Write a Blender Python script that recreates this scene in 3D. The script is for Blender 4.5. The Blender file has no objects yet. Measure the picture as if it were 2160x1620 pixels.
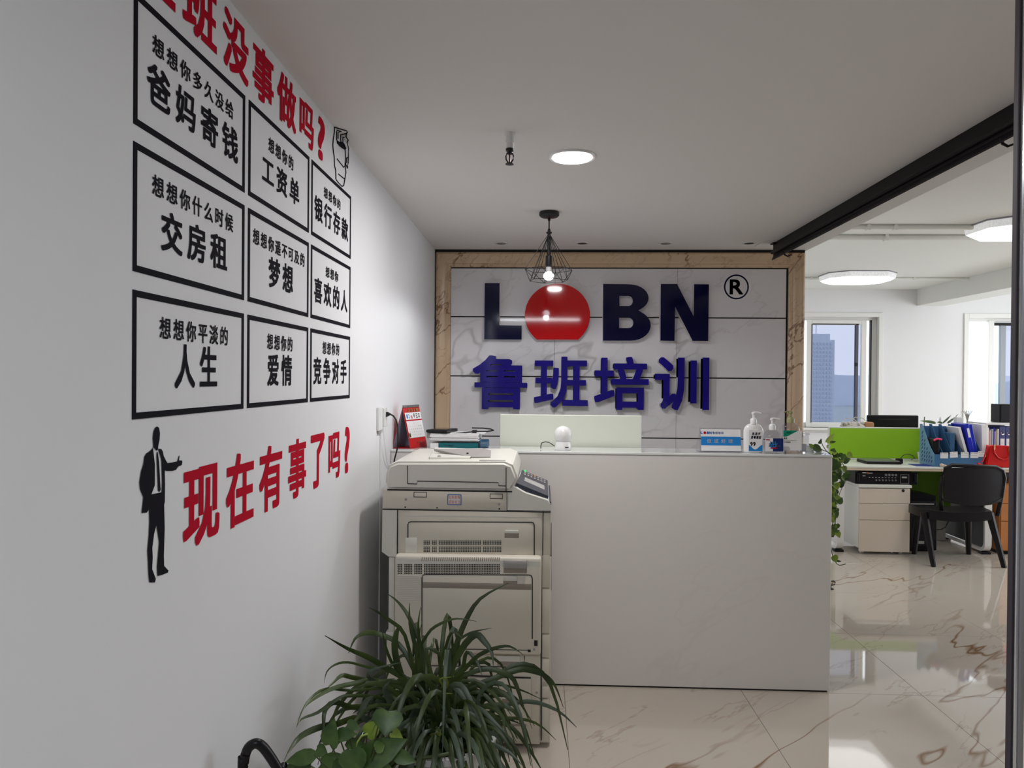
import bpy, bmesh, math, random
from mathutils import Vector, Matrix
R = math.radians
PI = math.pi
scn = bpy.context.scene
COL = scn.collection

# ------------------------------------------------------------------ camera
EYE = Vector((0, 0, 1.55))
FPX = 1550.0
def _rot(yaw, pitch, roll):
    cy, sy, cp, sp, cr, sr = math.cos(yaw), math.sin(yaw), math.cos(pitch), math.sin(pitch), math.cos(roll), math.sin(roll)
    f = Vector((-sy*cp, cy*cp, sp)); r0 = Vector((cy, sy, 0)); u0 = r0.cross(f)
    return cr*r0 + sr*u0, -sr*r0 + cr*u0, f
CR, CU, CF = _rot(R(2.32636), R(-0.42699), R(0.48936))
cam = bpy.data.cameras.new('camera'); cam.sensor_width = 36; cam.lens = 36*FPX/2160
cam.clip_start = 0.05; cam.clip_end = 3000
camo = bpy.data.objects.new('camera', cam); COL.objects.link(camo)
M = Matrix.Identity(4)
for i in range(3):
    M[i][0] = CR[i]; M[i][1] = CU[i]; M[i][2] = -CF[i]; M[i][3] = EYE[i]
camo.matrix_world = M
scn.camera = camo

def at(px, py, x=None, y=None, z=None):
    """the point of the real plane x=.., y=.. or z=.. that was measured at a pixel of the photograph"""
    d = CR*((px-1080)/FPX) + CU*(-(py-810)/FPX) + CF
    t = (x-EYE.x)/d.x if x is not None else (y-EYE.y)/d.y if y is not None else (z-EYE.z)/d.z
    return EYE + d*t

# ------------------------------------------------------------------ sky, exposure, lights
scn.view_settings.view_transform = 'Standard'
scn.view_settings.look = 'None'
scn.view_settings.exposure = 0.30
scn.view_settings.gamma = 1.0
scn.view_settings.use_curve_mapping = False
w = bpy.data.worlds.new('overcast_sky'); scn.world = w; w.use_nodes = True
bg = w.node_tree.nodes['Background']; bg.inputs[0].default_value = (0.90, 0.95, 1.0, 1); bg.inputs[1].default_value = 2.6
scn.cycles.use_denoising = True
scn.cycles.max_bounces = 8; scn.cycles.diffuse_bounces = 5; scn.cycles.glossy_bounces = 4
scn.cycles.transparent_max_bounces = 12; scn.cycles.transmission_bounces = 6
scn.cycles.sample_clamp_indirect = 6
scn.cycles.caustics_reflective = False; scn.cycles.caustics_refractive = False

def area(name, loc, size, power, color=(1, 1, 1), rot=(0, 0, 0), size_y=None, disk=False, spread=None):
    l = bpy.data.lights.new(name, 'AREA'); l.energy = power; l.color = color
    l.shape = 'DISK' if disk else ('RECTANGLE' if size_y else 'SQUARE'); l.size = size
    if size_y: l.size_y = size_y
    if spread: l.spread = spread
    o = bpy.data.objects.new(name, l); COL.objects.link(o); o.location = loc; o.rotation_euler = rot
    return o
WARM = (1.0, 0.93, 0.86); COOL = (0.90, 0.95, 1.0)
area('downlight_light', (0.116, 3.025, 2.440), 0.13, 13, (1, 0.97, 0.95), disk=True)
area('fill_behind_camera', (-0.05, -0.6, 2.43), 1.2, 26, COOL, size_y=0.25)  # unseen fill added behind the camera to brighten the left wall and entrance
area('office_light_near', (3.55, 5.62, 2.60), 0.6, 11, (1, 0.97, 0.92))
area('office_light_far', (3.47, 8.28, 2.60), 0.7, 1.5, (0.97, 0.98, 1))
area('office_fill_right', (6.0, 6.9, 2.60), 0.7, 18, (1, 0.97, 0.93))  # extra fill out of view, added to lift the office; no fixture there
area('side_daylight_fill', (7.35, 6.5, 1.6), 4.5, 82, COOL, rot=(0, R(90), 0), size_y=1.6)  # added panel standing in for daylight from the unseen right side
bl = bpy.data.lights.new('pendant_bulb_light', 'SPOT'); bl.spot_size = R(176); bl.spot_blend = 0.25; bl.energy = 11; bl.color = (0.97, 0.97, 1); bl.shadow_soft_size = 0.02
blo = bpy.data.objects.new('pendant_bulb_light', bl); COL.objects.link(blo)

# ------------------------------------------------------------------ materials
def _mat(name):
    m = bpy.data.materials.new(name); m.use_nodes = True
    return m, m.node_tree, m.node_tree.nodes['Principled BSDF']
def pm(name, col, rough=0.5, metal=0, noise=0.0, scale=20, bump=0.0, coat=0, emit=None, es=0, spec=0.5, trans=0, ior=1.45, alpha=1):
    m, nt, b = _mat(name)
    c = (*col, 1)
    b.inputs['Base Color'].default_value = c; b.inputs['Roughness'].default_value = rough
    b.inputs['Metallic'].default_value = metal; b.inputs['Coat Weight'].default_value = coat
    b.inputs['Specular IOR Level'].default_value = spec
    b.inputs['Transmission Weight'].default_value = trans; b.inputs['IOR'].default_value = ior
    b.inputs['Alpha'].default_value = alpha
    if emit: b.inputs['Emission Color'].default_value = (*emit, 1); b.inputs['Emission Strength'].default_value = es
    if noise or bump:
        tc = nt.nodes.new('ShaderNodeTexCoord'); n = nt.nodes.new('ShaderNodeTexNoise'); n.inputs['Scale'].default_value = scale
        n.inputs['Detail'].default_value = 4
        nt.links.new(tc.outputs['Object'], n.inputs['Vector'])
        if noise:
            mx = nt.nodes.new('ShaderNodeMix'); mx.data_type = 'RGBA'
            mx.inputs[6].default_value = tuple(max(0, v*(1-noise)) for v in col)+(1,)
            mx.inputs[7].default_value = tuple(min(1, v*(1+noise)) for v in col)+(1,)
            nt.links.new(n.outputs['Fac'], mx.inputs[0]); nt.links.new(mx.outputs[2], b.inputs['Base Color'])
        if bump:
            bp = nt.nodes.new('ShaderNodeBump'); bp.inputs['Strength'].default_value = bump; bp.inputs['Distance'].default_value = 0.01
            nt.links.new(n.outputs['Fac'], bp.inputs['Height']); nt.links.new(bp.outputs['Normal'], b.inputs['Normal'])
    return m
def marble(name, base, tint, vein, rough, vscale, rotz, vwidth, vstrength, plane='xy', mscale=0.9, coat=0, aniso=0.45, kmin=0.47):
    """polished stone: large soft clouds and thin broken diagonal veins, in world space"""
    m, nt, b = _mat(name); L = nt.links.new; N = nt.nodes.new
    g = N('ShaderNodeNewGeometry'); mp = N('ShaderNodeMapping')
    src = g.outputs['Position']
    if plane == 'xz':
        sp = N('ShaderNodeSeparateXYZ'); cb = N('ShaderNodeCombineXYZ'); L(src, sp.inputs[0])
        L(sp.outputs[0], cb.inputs[0]); L(sp.outputs[2], cb.inputs[1]); L(sp.outputs[1], cb.inputs[2]); src = cb.outputs[0]
    m0 = N('ShaderNodeMapping'); L(src, m0.inputs['Vector']); m0.inputs['Rotation'].default_value = (0, 0, rotz)
    L(m0.outputs[0], mp.inputs['Vector']); mp.inputs['Scale'].default_value = (aniso, 1, 1)
    def veins(scale, width, det, dist, seed):
        n = N('ShaderNodeTexNoise'); n.noise_dimensions = '4D'; n.inputs['W'].default_value = seed
        n.inputs['Scale'].default_value = scale; n.inputs['Detail'].default_value = det; n.inputs['Roughness'].default_value = 0.55; n.inputs['Distortion'].default_value = dist
        L(mp.outputs[0], n.inputs['Vector'])
        s = N('ShaderNodeMath'); s.operation = 'SUBTRACT'; s.inputs[1].default_value = 0.5; L(n.outputs['Fac'], s.inputs[0])
        a = N('ShaderNodeMath'); a.operation = 'ABSOLUTE'; L(s.outputs[0], a.inputs[0])
        r = N('ShaderNodeMapRange'); r.inputs['From Min'].default_value = 0; r.inputs['From Max'].default_value = width
        r.inputs['To Min'].default_value = 1; r.inputs['To Max'].default_value = 0; L(a.outputs[0], r.inputs['Value'])
        k = N('ShaderNodeTexNoise'); k.noise_dimensions = '4D'; k.inputs['W'].default_value = seed+7; k.inputs['Scale'].default_value = scale*mscale; k.inputs['Detail'].default_value = 2
        L(mp.outputs[0], k.inputs['Vector'])
        kr = N('ShaderNodeMapRange'); kr.inputs['From Min'].default_value = kmin; kr.inputs['From Max'].default_value = kmin+0.1; L(k.outputs['Fac'], kr.inputs['Value'])
        mu = N('ShaderNodeMath'); mu.operation = 'MULTIPLY'; L(r.outputs[0], mu.inputs[0]); L(kr.outputs[0], mu.inputs[1])
        return mu.outputs[0]
    v1 = veins(vscale, vwidth, 4, 0.08, 1.3); v2 = veins(vscale*2.6, vwidth*1.3, 5, 0.15, 4.7)
    c = N('ShaderNodeTexNoise'); c.inputs['Scale'].default_value = 1.4; c.inputs['Detail'].default_value = 3; L(g.outputs['Position'], c.inputs['Vector'])
    m1 = N('ShaderNodeMix'); m1.data_type = 'RGBA'; m1.inputs[6].default_value = (*base, 1); m1.inputs[7].default_value = (*tint, 1); L(c.outputs['Fac'], m1.inputs[0])
    q = N('ShaderNodeMath'); q.operation = 'MULTIPLY'; q.inputs[1].default_value = 0.35; L(v2, q.inputs[0])
    ad = N('ShaderNodeMath'); ad.operation = 'MAXIMUM'; L(v1, ad.inputs[0]); L(q.outputs[0], ad.inputs[1])
    st = N('ShaderNodeMath'); st.operation = 'MULTIPLY'; st.inputs[1].default_value = vstrength; L(ad.outputs[0], st.inputs[0])
    m2 = N('ShaderNodeMix'); m2.data_type = 'RGBA'; m2.inputs[7].default_value = (*vein, 1); L(st.outputs[0], m2.inputs[0]); L(m1.outputs[2], m2.inputs[6])
    L(m2.outputs[2], b.inputs['Base Color']); b.inputs['Roughness'].default_value = rough; b.inputs['Coat Weight'].default_value = coat
    return m
def glassy(name, col, refl=0.12, rough=0.02):
    """thin tinted pane or clear plastic: light passes straight through with a tint, plus a mirror share"""
    m, nt, b = _mat(name); nt.nodes.remove(b)
    t = nt.nodes.new('ShaderNodeBsdfTransparent'); t.inputs[0].default_value = (*col, 1)
    g = nt.nodes.new('ShaderNodeBsdfGlossy'); g.inputs['Roughness'].default_value = rough
    f = nt.nodes.new('ShaderNodeLayerWeight'); f.inputs['Blend'].default_value = 0.15
    pw = nt.nodes.new('ShaderNodeMath'); pw.operation = 'POWER'; pw.inputs[1].default_value = 3; nt.links.new(f.outputs['Facing'], pw.inputs[0])
    ad = nt.nodes.new('ShaderNodeMath'); ad.operation = 'MULTIPLY_ADD'; ad.inputs[1].default_value = 0.9; ad.inputs[2].default_value = refl
    ad.use_clamp = True; nt.links.new(pw.outputs[0], ad.inputs[0])
    mx = nt.nodes.new('ShaderNodeMixShader'); nt.links.new(ad.outputs[0], mx.inputs[0])
    nt.links.new(t.outputs[0], mx.inputs[1]); nt.links.new(g.outputs[0], mx.inputs[2])
    nt.links.new(mx.outputs[0], nt.nodes['Material Output'].inputs[0])
    return m
def leafm(name, c1, c2, stripe=True, rough=0.4):
    m, nt, b = _mat(name); L = nt.links.new; N = nt.nodes.new
    tc = N('ShaderNodeTexCoord'); n = N('ShaderNodeTexNoise'); n.inputs['Scale'].default_value = 6 if stripe else 22; L(tc.outputs['Object'], n.inputs['Vector'])
    mr = N('ShaderNodeMapRange'); mr.inputs['From Min'].default_value = 0.35; mr.inputs['From Max'].default_value = 0.65; L(n.outputs['Fac'], mr.inputs['Value'])
    mx = N('ShaderNodeMix'); mx.data_type = 'RGBA'; mx.inputs[6].default_value = (*c1, 1); mx.inputs[7].default_value = (*c2, 1)
    L(mr.outputs[0], mx.inputs[0]); L(mx.outputs[2], b.inputs['Base Color']); b.inputs['Roughness'].default_value = rough
    return m

m_wall = pm('white_wall_paint', (0.76, 0.765, 0.79), 0.75, noise=0.02, scale=3, bump=0.02)
m_wall2 = pm('office_wall_paint', (0.80, 0.79, 0.80), 0.8)
m_ceil = pm('white_ceiling_paint', (0.74, 0.715, 0.70), 0.85)
m_ceil2 = pm('office_ceiling_paint', (0.82, 0.82, 0.78), 0.85)
m_floor = marble('cream_marble_tile', (0.48, 0.42, 0.36), (0.54, 0.49, 0.43), (0.20, 0.10, 0.04), 0.04, 1.9, R(-42), 0.0085, 1.0, coat=0.15, aniso=0.2, kmin=0.45)
m_joint = pm('dark_grout', (0.13, 0.10, 0.08), 0.8)
m_panel = marble('white_veined_stone', (0.74, 0.72, 0.755), (0.78, 0.76, 0.78), (0.36, 0.33, 0.34), 0.10, 1.5, R(-32), 0.011, 0.6, plane='xz', coat=0.4, aniso=0.5, kmin=0.46)
m_frame = marble('beige_veined_stone', (0.60, 0.42, 0.26), (0.70, 0.53, 0.37), (0.20, 0.09, 0.035), 0.28, 5.5, R(-50), 0.016, 1.0, plane='xz', mscale=0.6, aniso=0.4, kmin=0.42)
m_counter = marble('pale_stone_counter', (0.70, 0.665, 0.645), (0.735, 0.71, 0.695), (0.55, 0.49, 0.46), 0.30, 2.0, R(-30), 0.012, 0.16, plane='xz')
m_ctop = pm('glossy_white_top', (0.74, 0.76, 0.75), 0.08, coat=0.5)
m_black = pm('black_vinyl', (0.011, 0.010, 0.015), 0.9, spec=0.1)
m_red = pm('red_vinyl', (0.46, 0.004, 0.022), 0.9, spec=0.1)
m_navy = pm('navy_acrylic', (0.003, 0.003, 0.035), 0.07, spec=0.45)
m_blue = pm('royal_blue_acrylic', (0.010, 0.004, 0.20), 0.07, spec=0.5, noise=0.4, scale=9)
m_redac = pm('red_acrylic', (0.60, 0.003, 0.006), 0.05, spec=0.6)
m_side = pm('white_letter_side', (0.72, 0.70, 0.72), 0.35)
m_blackm = pm('black_metal', (0.012, 0.011, 0.012), 0.4)
m_beam = pm('black_painted_sheet', (0.006, 0.005, 0.006), 0.45, spec=0.25)
m_blackp = pm('black_plastic', (0.009, 0.008, 0.010), 0.35, spec=0.3)
m_rubber = pm('black_cable_rubber', (0.008, 0.008, 0.008), 0.5)
m_white = pm('white_plastic', (0.78, 0.78, 0.78), 0.25, coat=0.2)
m_pvc = pm('white_window_frame', (0.80, 0.79, 0.76), 0.4)
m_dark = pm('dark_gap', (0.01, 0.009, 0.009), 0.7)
m_cop = pm('cream_copier_plastic', (0.66, 0.62, 0.535), 0.45, bump=0.03, scale=260)
m_cop2 = pm('light_copier_plastic', (0.72, 0.705, 0.65), 0.4)
m_copg = pm('grey_copier_plastic', (0.36, 0.34, 0.33), 0.4)
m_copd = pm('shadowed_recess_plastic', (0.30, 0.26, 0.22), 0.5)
m_panelk = pm('navy_control_panel', (0.022, 0.024, 0.045), 0.35)
m_lcd = pm('grey_lcd', (0.42, 0.42, 0.40), 0.15)
m_steel = pm('brushed_aluminium', (0.42, 0.42, 0.45), 0.28, metal=0.9)
m_chrome = pm('chrome', (0.7, 0.7, 0.7), 0.12, metal=1)
m_emit = pm('lit_diffuser', (0.9, 0.9, 0.9), 0.5, emit=(1, 1, 1), es=4)
m_emit2 = pm('lit_lamp_cover', (0.9, 0.9, 0.9), 0.5, emit=(1, 0.99, 0.97), es=1.5)
m_bulb = pm('lit_bulb', (0.9, 0.9, 0.9), 0.5, emit=(0.95, 0.96, 1), es=9)
m_leaf = leafm('orchid_leaf', (0.018, 0.034, 0.008), (0.060, 0.092, 0.020))
m_leafg = leafm('silvery_leaf', (0.045, 0.075, 0.045), (0.11, 0.15, 0.10))
m_leaflt = leafm('lime_leaf', (0.22, 0.33, 0.05), (0.34, 0.45, 0.10))
m_poth = leafm('pothos_leaf', (0.035, 0.085, 0.018), (0.08, 0.15, 0.03), False)
m_pothl = leafm('light_pothos_leaf', (0.20, 0.32, 0.03), (0.34, 0.46, 0.07), False)
m_stem = pm('green_stem', (0.05, 0.075, 0.02), 0.5)
m_soil = pm('dark_soil', (0.018, 0.013, 0.010), 0.95, bump=0.6, scale=60)
m_porc = pm('white_porcelain', (0.58, 0.58, 0.57), 0.18, coat=0.4)
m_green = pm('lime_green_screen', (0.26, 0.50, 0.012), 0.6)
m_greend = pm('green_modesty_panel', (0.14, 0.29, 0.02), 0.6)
m_desk = pm('cream_desk_top', (0.72, 0.73, 0.68), 0.35)
m_edge = pm('wood_edge_band', (0.58, 0.47, 0.36), 0.5)
m_cab = pm('beige_cabinet', (0.68, 0.60, 0.51), 0.4)
m_cabw = pm('white_cabinet', (0.72, 0.72, 0.68), 0.4)
m_wood = pm('orange_wood', (0.50, 0.19, 0.06), 0.4, noise=0.2, scale=8)
m_rack = pm('blue_rack_plastic', (0.055, 0.15, 0.30), 0.35)
m_rackl = pm('pale_blue_rack_plastic', (0.16, 0.32, 0.48), 0.35)
m_paper = pm('white_paper', (0.76, 0.75, 0.76), 0.8)
m_redbag = pm('red_leather', (0.55, 0.008, 0.008), 0.35)
m_gold = pm('gold_fitting', (0.65, 0.45, 0.15), 0.25, metal=1)
m_bindb = pm('indigo_binder', (0.06, 0.07, 0.20), 0.5)
m_bluef = pm('blue_folder', (0.01, 0.02, 0.42), 0.3)
m_cream = pm('cream_screen_panel', (0.66, 0.69, 0.60), 0.35)
m_teal = pm('teal_book_cover', (0.0, 0.11, 0.13), 0.35)
m_calred = pm('calendar_red', (0.50, 0.01, 0.012), 0.4)
m_calin = pm('calendar_grey_board', (0.20, 0.19, 0.25), 0.7)
m_lab = pm('blue_print', (0.01, 0.20, 0.56), 0.4)
m_labn = pm('navy_print', (0.008, 0.02, 0.13), 0.4)
m_labg = pm('green_print', (0.0, 0.25, 0.15), 0.4)
m_clear = glassy('clear_plastic', (0.88, 0.88, 0.90), 0.07)
m_acry = glassy('clear_acrylic', (0.97, 0.97, 0.98), 0.06)
m_tint = glassy('tinted_window_glass', (0.475, 0.485, 0.535), 0.03)
m_clearg = glassy('clear_window_glass', (0.80, 0.86, 0.92), 0.04)
m_pump = pm('olive_pump_plastic', (0.30, 0.30, 0.14), 0.4)
m_mesh = pm('black_mesh_fabric', (0.012, 0.010, 0.013), 0.6, spec=0.3)
m_bag = pm('white_knit_bag', (0.62, 0.58, 0.55), 0.8, noise=0.25, scale=60)
m_bagb = pm('tan_leather', (0.45, 0.20, 0.10), 0.6)
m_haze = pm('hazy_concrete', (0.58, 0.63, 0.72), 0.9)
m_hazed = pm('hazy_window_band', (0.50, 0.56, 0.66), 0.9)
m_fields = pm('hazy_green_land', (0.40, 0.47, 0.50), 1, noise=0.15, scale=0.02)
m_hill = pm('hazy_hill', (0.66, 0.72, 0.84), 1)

# ------------------------------------------------------------------ building helpers
ORG = {}
class B:
    def __init__(s): s.bm = bmesh.new()
    def _new(s, vs): return [s.bm.verts.new(v) for v in vs]
    def box(s, x0, x1, y0, y1, z0, z1, bev=0, seg=2, M=None):
        vs = [Vector((x, y, z)) for x in (x0, x1) for y in (y0, y1) for z in (z0, z1)]
        if M: vs = [M @ v for v in vs]
        v = s._new(vs)
        fs = [s.bm.faces.new([v[i] for i in f]) for f in ((0, 1, 3, 2), (4, 6, 7, 5), (0, 4, 5, 1), (2, 3, 7, 6), (0, 2, 6, 4), (1, 5, 7, 3))]
        if bev:
            es = list({e for f in fs for e in f.edges})
            bmesh.ops.bevel(s.bm, geom=es, offset=bev, segments=seg, affect='EDGES', profile=0.5)
        return s
    def poly(s, pts): s.bm.faces.new(s._new(pts)); return s
    def prism(s, loop, f0, f1):
        """loop of 2D points, f0/f1 map (u,v) to the two end faces"""
        a = s._new([f0(*p) for p in loop]); b = s._new([f1(*p) for p in loop]); n = len(loop)
        s.bm.faces.new(a); s.bm.faces.new(b[::-1])
        for i in range(n): s.bm.faces.new([a[i], b[i], b[(i+1) % n], a[(i+1) % n]])
        return s
    def lathe(s, prof, c, seg=28, axis='z', sx=1, sy=1, M=None):
        rings = []
        for r, h in prof:
            if r < 1e-6: r = 1e-5
            vs = []
            for k in range(seg):
                a = 2*PI*k/seg
                p = Vector((r*math.cos(a)*sx, r*math.sin(a)*sy, h))
                if axis == 'y': p = Vector((p.x, p.z, p.y))
                if axis == 'x': p = Vector((p.z, p.x, p.y))
                if M: p = M @ p
                vs.append(p + Vector(c))
            rings.append(s._new(vs))
        for a, b in zip(rings, rings[1:]):
            for k in range(seg): s.bm.faces.new([a[k], a[(k+1) % seg], b[(k+1) % seg], b[k]])
        s.bm.faces.new(rings[0][::-1]); s.bm.faces.new(rings[-1])
        return s
    def tube(s, pts, r, seg=8, r2=None, closed=False):
        pts = [Vector(p) for p in pts]; n = len(pts); rings = []
        up = Vector((0.013, 0.027, 1)).normalized()
        for i, p in enumerate(pts):
            if closed: t = pts[(i+1) % n] - pts[i-1]
            else: t = pts[min(i+1, n-1)] - pts[max(i-1, 0)]
            t.normalize()
            u = up if abs(t.dot(up)) < 0.95 else Vector((1, 0.01, 0))
            a = t.cross(u).normalized(); b = t.cross(a).normalized()
            rr = r if r2 is None else r + (r2-r)*i/(n-1)
            rings.append(s._new([p + a*rr*math.cos(2*PI*k/seg) + b*rr*math.sin(2*PI*k/seg) for k in range(seg)]))
        pairs = list(zip(rings, rings[1:])) + ([(rings[-1], rings[0])] if closed else [])
        for a, b in pairs:
            for k in range(seg): s.bm.faces.new([a[k], a[(k+1) % seg], b[(k+1) % seg], b[k]])
        if not closed:
            s.bm.faces.new(rings[0][::-1]); s.bm.faces.new(rings[-1])
        return s
    def sphere(s, c, r, seg=24, sx=1, sy=1, sz=1):
        n = seg//2
        return s.lathe([(r*math.sin(PI*i/n), -r*math.cos(PI*i/n)*sz) for i in range(n+1)], c, seg, sx=sx, sy=sy)
    def add(s, verts, faces):
        v = s._new(verts)
        for f in faces:
            try: s.bm.faces.new([v[i] for i in f])
            except ValueError: pass
        return s
    def build(s, name, mat, parent=None, smooth=False, label=None, kind=None):
        bmesh.ops.recalc_face_normals(s.bm, faces=s.bm.faces)
        me = bpy.data.meshes.new(name); s.bm.to_mesh(me); s.bm.free()
        o = bpy.data.objects.new(name, me); COL.objects.link(o); me.materials.append(mat)
        org = Vector((0, 0, 0))
        if parent is not None:
            org = ORG.get(parent.name, Vector((0, 0, 0))); o.parent = parent
        elif me.vertices and kind != 'structure':
            xs = [v.co for v in me.vertices]
            org = Vector(((min(v.x for v in xs)+max(v.x for v in xs))/2, (min(v.y for v in xs)+max(v.y for v in xs))/2, min(v.z for v in xs)))
            o.location = org
        me.transform(Matrix.Translation(-org)); ORG[o.name] = org
        if smooth:
            for p in me.polygons: p.use_smooth = True
            if smooth != 'all':
                try: me.set_sharp_from_angle(angle=R(40))
                except Exception: pass
        if label: o['label'] = label
        if kind: o['kind'] = kind
        return o
def thing(name, label, cat, loc, group=None):
    o = bpy.data.objects.new(name, None); COL.objects.link(o); o.location = loc; o.empty_display_size = 0.05
    ORG[o.name] = Vector(loc); o['label'] = label; o['category'] = cat
    if group: o['group'] = group
    return o
def tag(o, label, cat, group=None):
    o['label'] = label; o['category'] = cat
    if group: o['group'] = group
    return o
def copy_tree(o, parent=None):
    c = o.copy(); COL.objects.link(c); ORG[c.name] = ORG.get(o.name, Vector()).copy()
    if parent is not None: c.parent = parent; c.matrix_parent_inverse = o.matrix_parent_inverse
    for ch in [x for x in KIDS(o)]: copy_tree(ch, c)
    return c
def KIDS(o): return [x for x in COL.objects if x.parent == o]

_GL = {}
def shape(loops=None, ch=None, bold=0.0, ext=0.0, bev=0.0, shear=0.0):
    """filled outline (own loops or a character) as verts, faces in a unit plane"""
    key = (ch, ext, bev, shear)
    if ch and key in _GL: return _GL[key]
    if ch:
        c = bpy.data.curves.new('g', 'FONT'); c.body = ch; c.resolution_u = 3; c.shear = shear
    else:
        c = bpy.data.curves.new('g', 'CURVE'); c.dimensions = '2D'; c.fill_mode = 'BOTH'
        for lp in loops:
            sp = c.splines.new('POLY'); sp.points.add(len(lp)-1)
            for i, p in enumerate(lp): sp.points[i].co = (p[0], p[1], 0, 1)
            sp.use_cyclic_u = True
    c.extrude = ext; c.bevel_depth = bev; c.bevel_resolution = 1
    o = bpy.data.objects.new('g', c); COL.objects.link(o)
    dg = bpy.context.evaluated_depsgraph_get(); me = o.evaluated_get(dg).to_mesh()
    r = ([v.co.copy() for v in me.vertices], [tuple(p.vertices) for p in me.polygons])
    o.evaluated_get(dg).to_mesh_clear(); bpy.data.objects.remove(o); bpy.data.curves.remove(c)
    if ch: _GL[key] = r
    return r
def put_text(b, s, u0, u1, v0, v1, f, bold=0.02, fill=0.84, ext=0.0, fit=False, shear=0.0):
    """set a line of characters into the rectangle u0..u1, v0..v1; f maps (u,v,w) to the world"""
    n = len(s); pitch = (u1-u0)/(n-(1-fill)) if n > 1 else (u1-u0)/fill; gw = pitch*fill
    if n == 1: gw = u1-u0
    for i, ch in enumerate(s):
        if ch == ' ': continue
        v0_, f0_ = shape(ch=ch, ext=ext, shear=shear)
        vs, fs = [], []
        # heavier strokes: the outline repeated a little to every side
        offs = [(0, 0)]+([(bold*i_, bold*j_) for i_ in (-1, 0, 1) for j_ in (-1, 0, 1) if i_ or j_] if bold > 0.004 else [])
        for k, (ox, oy) in enumerate(offs):
            n0 = len(vs); vs += [Vector((v.x+ox, v.y+oy, v.z+0.00003*k)) for v in v0_]; fs += [tuple(i_+n0 for i_ in f_) for f_ in f0_]
        x0, x1, y0, y1 = 0.04-bold, 0.96+bold, -0.08-bold, 0.84+bold
        if fit or ord(ch) < 256:
            x0 = min(v.x for v in vs); x1 = max(v.x for v in vs); y0 = min(v.y for v in vs); y1 = max(v.y for v in vs)
        a = u0+pitch*i
        b.add([f(a+(v.x-x0)/(x1-x0)*gw, v0+(v.y-y0)/(y1-y0)*(v1-v0), v.z) for v in vs], fs)
def text_part(s, u0, u1, v0, v1, f, mat, parent, name='lettering', bold=0.012, fill=0.86, shear=0.0, label=None):
    b = B(); put_text(b, s, u0, u1, v0, v1, f, bold, fill, shear=shear); return b.build(name, mat, parent, label=label)

# ------------------------------------------------------------------ room shell
WX = -0.766; CZ = 2.462; BY = 5.25; FY = 9.64; OZ = 2.735; OX = 1.84; RX = 7.5
def struct(name, b, mat): return b.build(name, mat, kind='structure')
struct('wall_left', B().box(WX-0.15, WX, -2.2, BY+0.2, 0, CZ+0.4), m_wall)
struct('wall_back', B().box(WX, RX, -2.35, -2.2, 0, CZ+0.4), pm('grey_corridor_wall', (0.28, 0.27, 0.27), 0.7))
struct('ceiling', B().box(WX, OX, -2.2, BY+0.12, CZ, CZ+0.4), m_ceil)
struct('ceiling_office', B().box(OX, RX, -2.2, FY, OZ, OZ+0.15), m_ceil2)
struct('wall_logo', B().box(WX, 1.79, BY+0.02, BY+0.12, 0, CZ), m_wall)
struct('wall_inner', B().box(1.67, 1.79, BY+0.12, FY, 0, OZ), m_wall2)
# right wall with its window opening (beyond the frame)
b = B(); b.box(RX, RX+0.15, -2.2, 3.8, 0, OZ+0.1); b.box(RX, RX+0.15, 9.3, FY+0.2, 0, OZ+0.1)
b.box(RX, RX+0.15, 3.8, 9.3, 0, 0.85); b.box(RX, RX+0.15, 3.8, 9.3, 2.4, OZ+0.1)
struct('wall_right', b, m_wall2)
# beam under the office ceiling
struct('trim_1', B().box(4.80, 5.14, 3.0, FY, 2.528, OZ), m_ceil2)
# far wall with two window holes
W1 = (3.22, 4.33, 0.95, 2.405); W2 = (5.435, 6.75, 0.95, 2.40)
b = B(); y0, y1 = FY, FY+0.20
b.box(1.79, W1[0], y0, y1, 0, OZ+.1); b.box(W1[1], W2[0], y0, y1, 0, OZ+.1); b.box(W2[1], RX, y0, y1, 0, OZ+.1)
for W in (W1, W2): b.box(W[0], W[1], y0, y1, 0, W[2]); b.box(W[0], W[1], y0, y1, W[3], OZ+.1)
struct('wall_far', b, m_wall2)
# floor: dark bed and single tiles
floor = struct('floor', B().box(WX, RX, -2.2, FY, -0.05, -0.002), m_joint)
TP = 0.885; GX = 0.124; GY = 3.702; G = 0.0012
tile_me = {}
def floor_tile(x0, x1, y0, y1):
    k = (round(x1-x0, 3), round(y1-y0, 3))
    if k not in tile_me:
        o = B().box(0, k[0], 0, k[1], -0.002, 0, 0.0006, 1).build('floor_tile', m_floor, floor); tile_me[k] = o.data
    else:
        o = bpy.data.objects.new('floor_tile', tile_me[k]); COL.objects.link(o); o.parent = floor
    o.location = (x0, y0, 0)
i0 = -1
for i in range(-1, 9):
    for j in range(-7, 7):
        xa, xb = max(WX, GX+TP*i), min(RX, GX+TP*(i+1)); ya, yb = max(-2.2, GY+TP*j), min(FY, GY+TP*(j+1))
        if xb-xa < 0.03 or yb-ya < 0.03: continue
        floor_tile(xa+G, xb-G, ya+G, yb-G)

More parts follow.
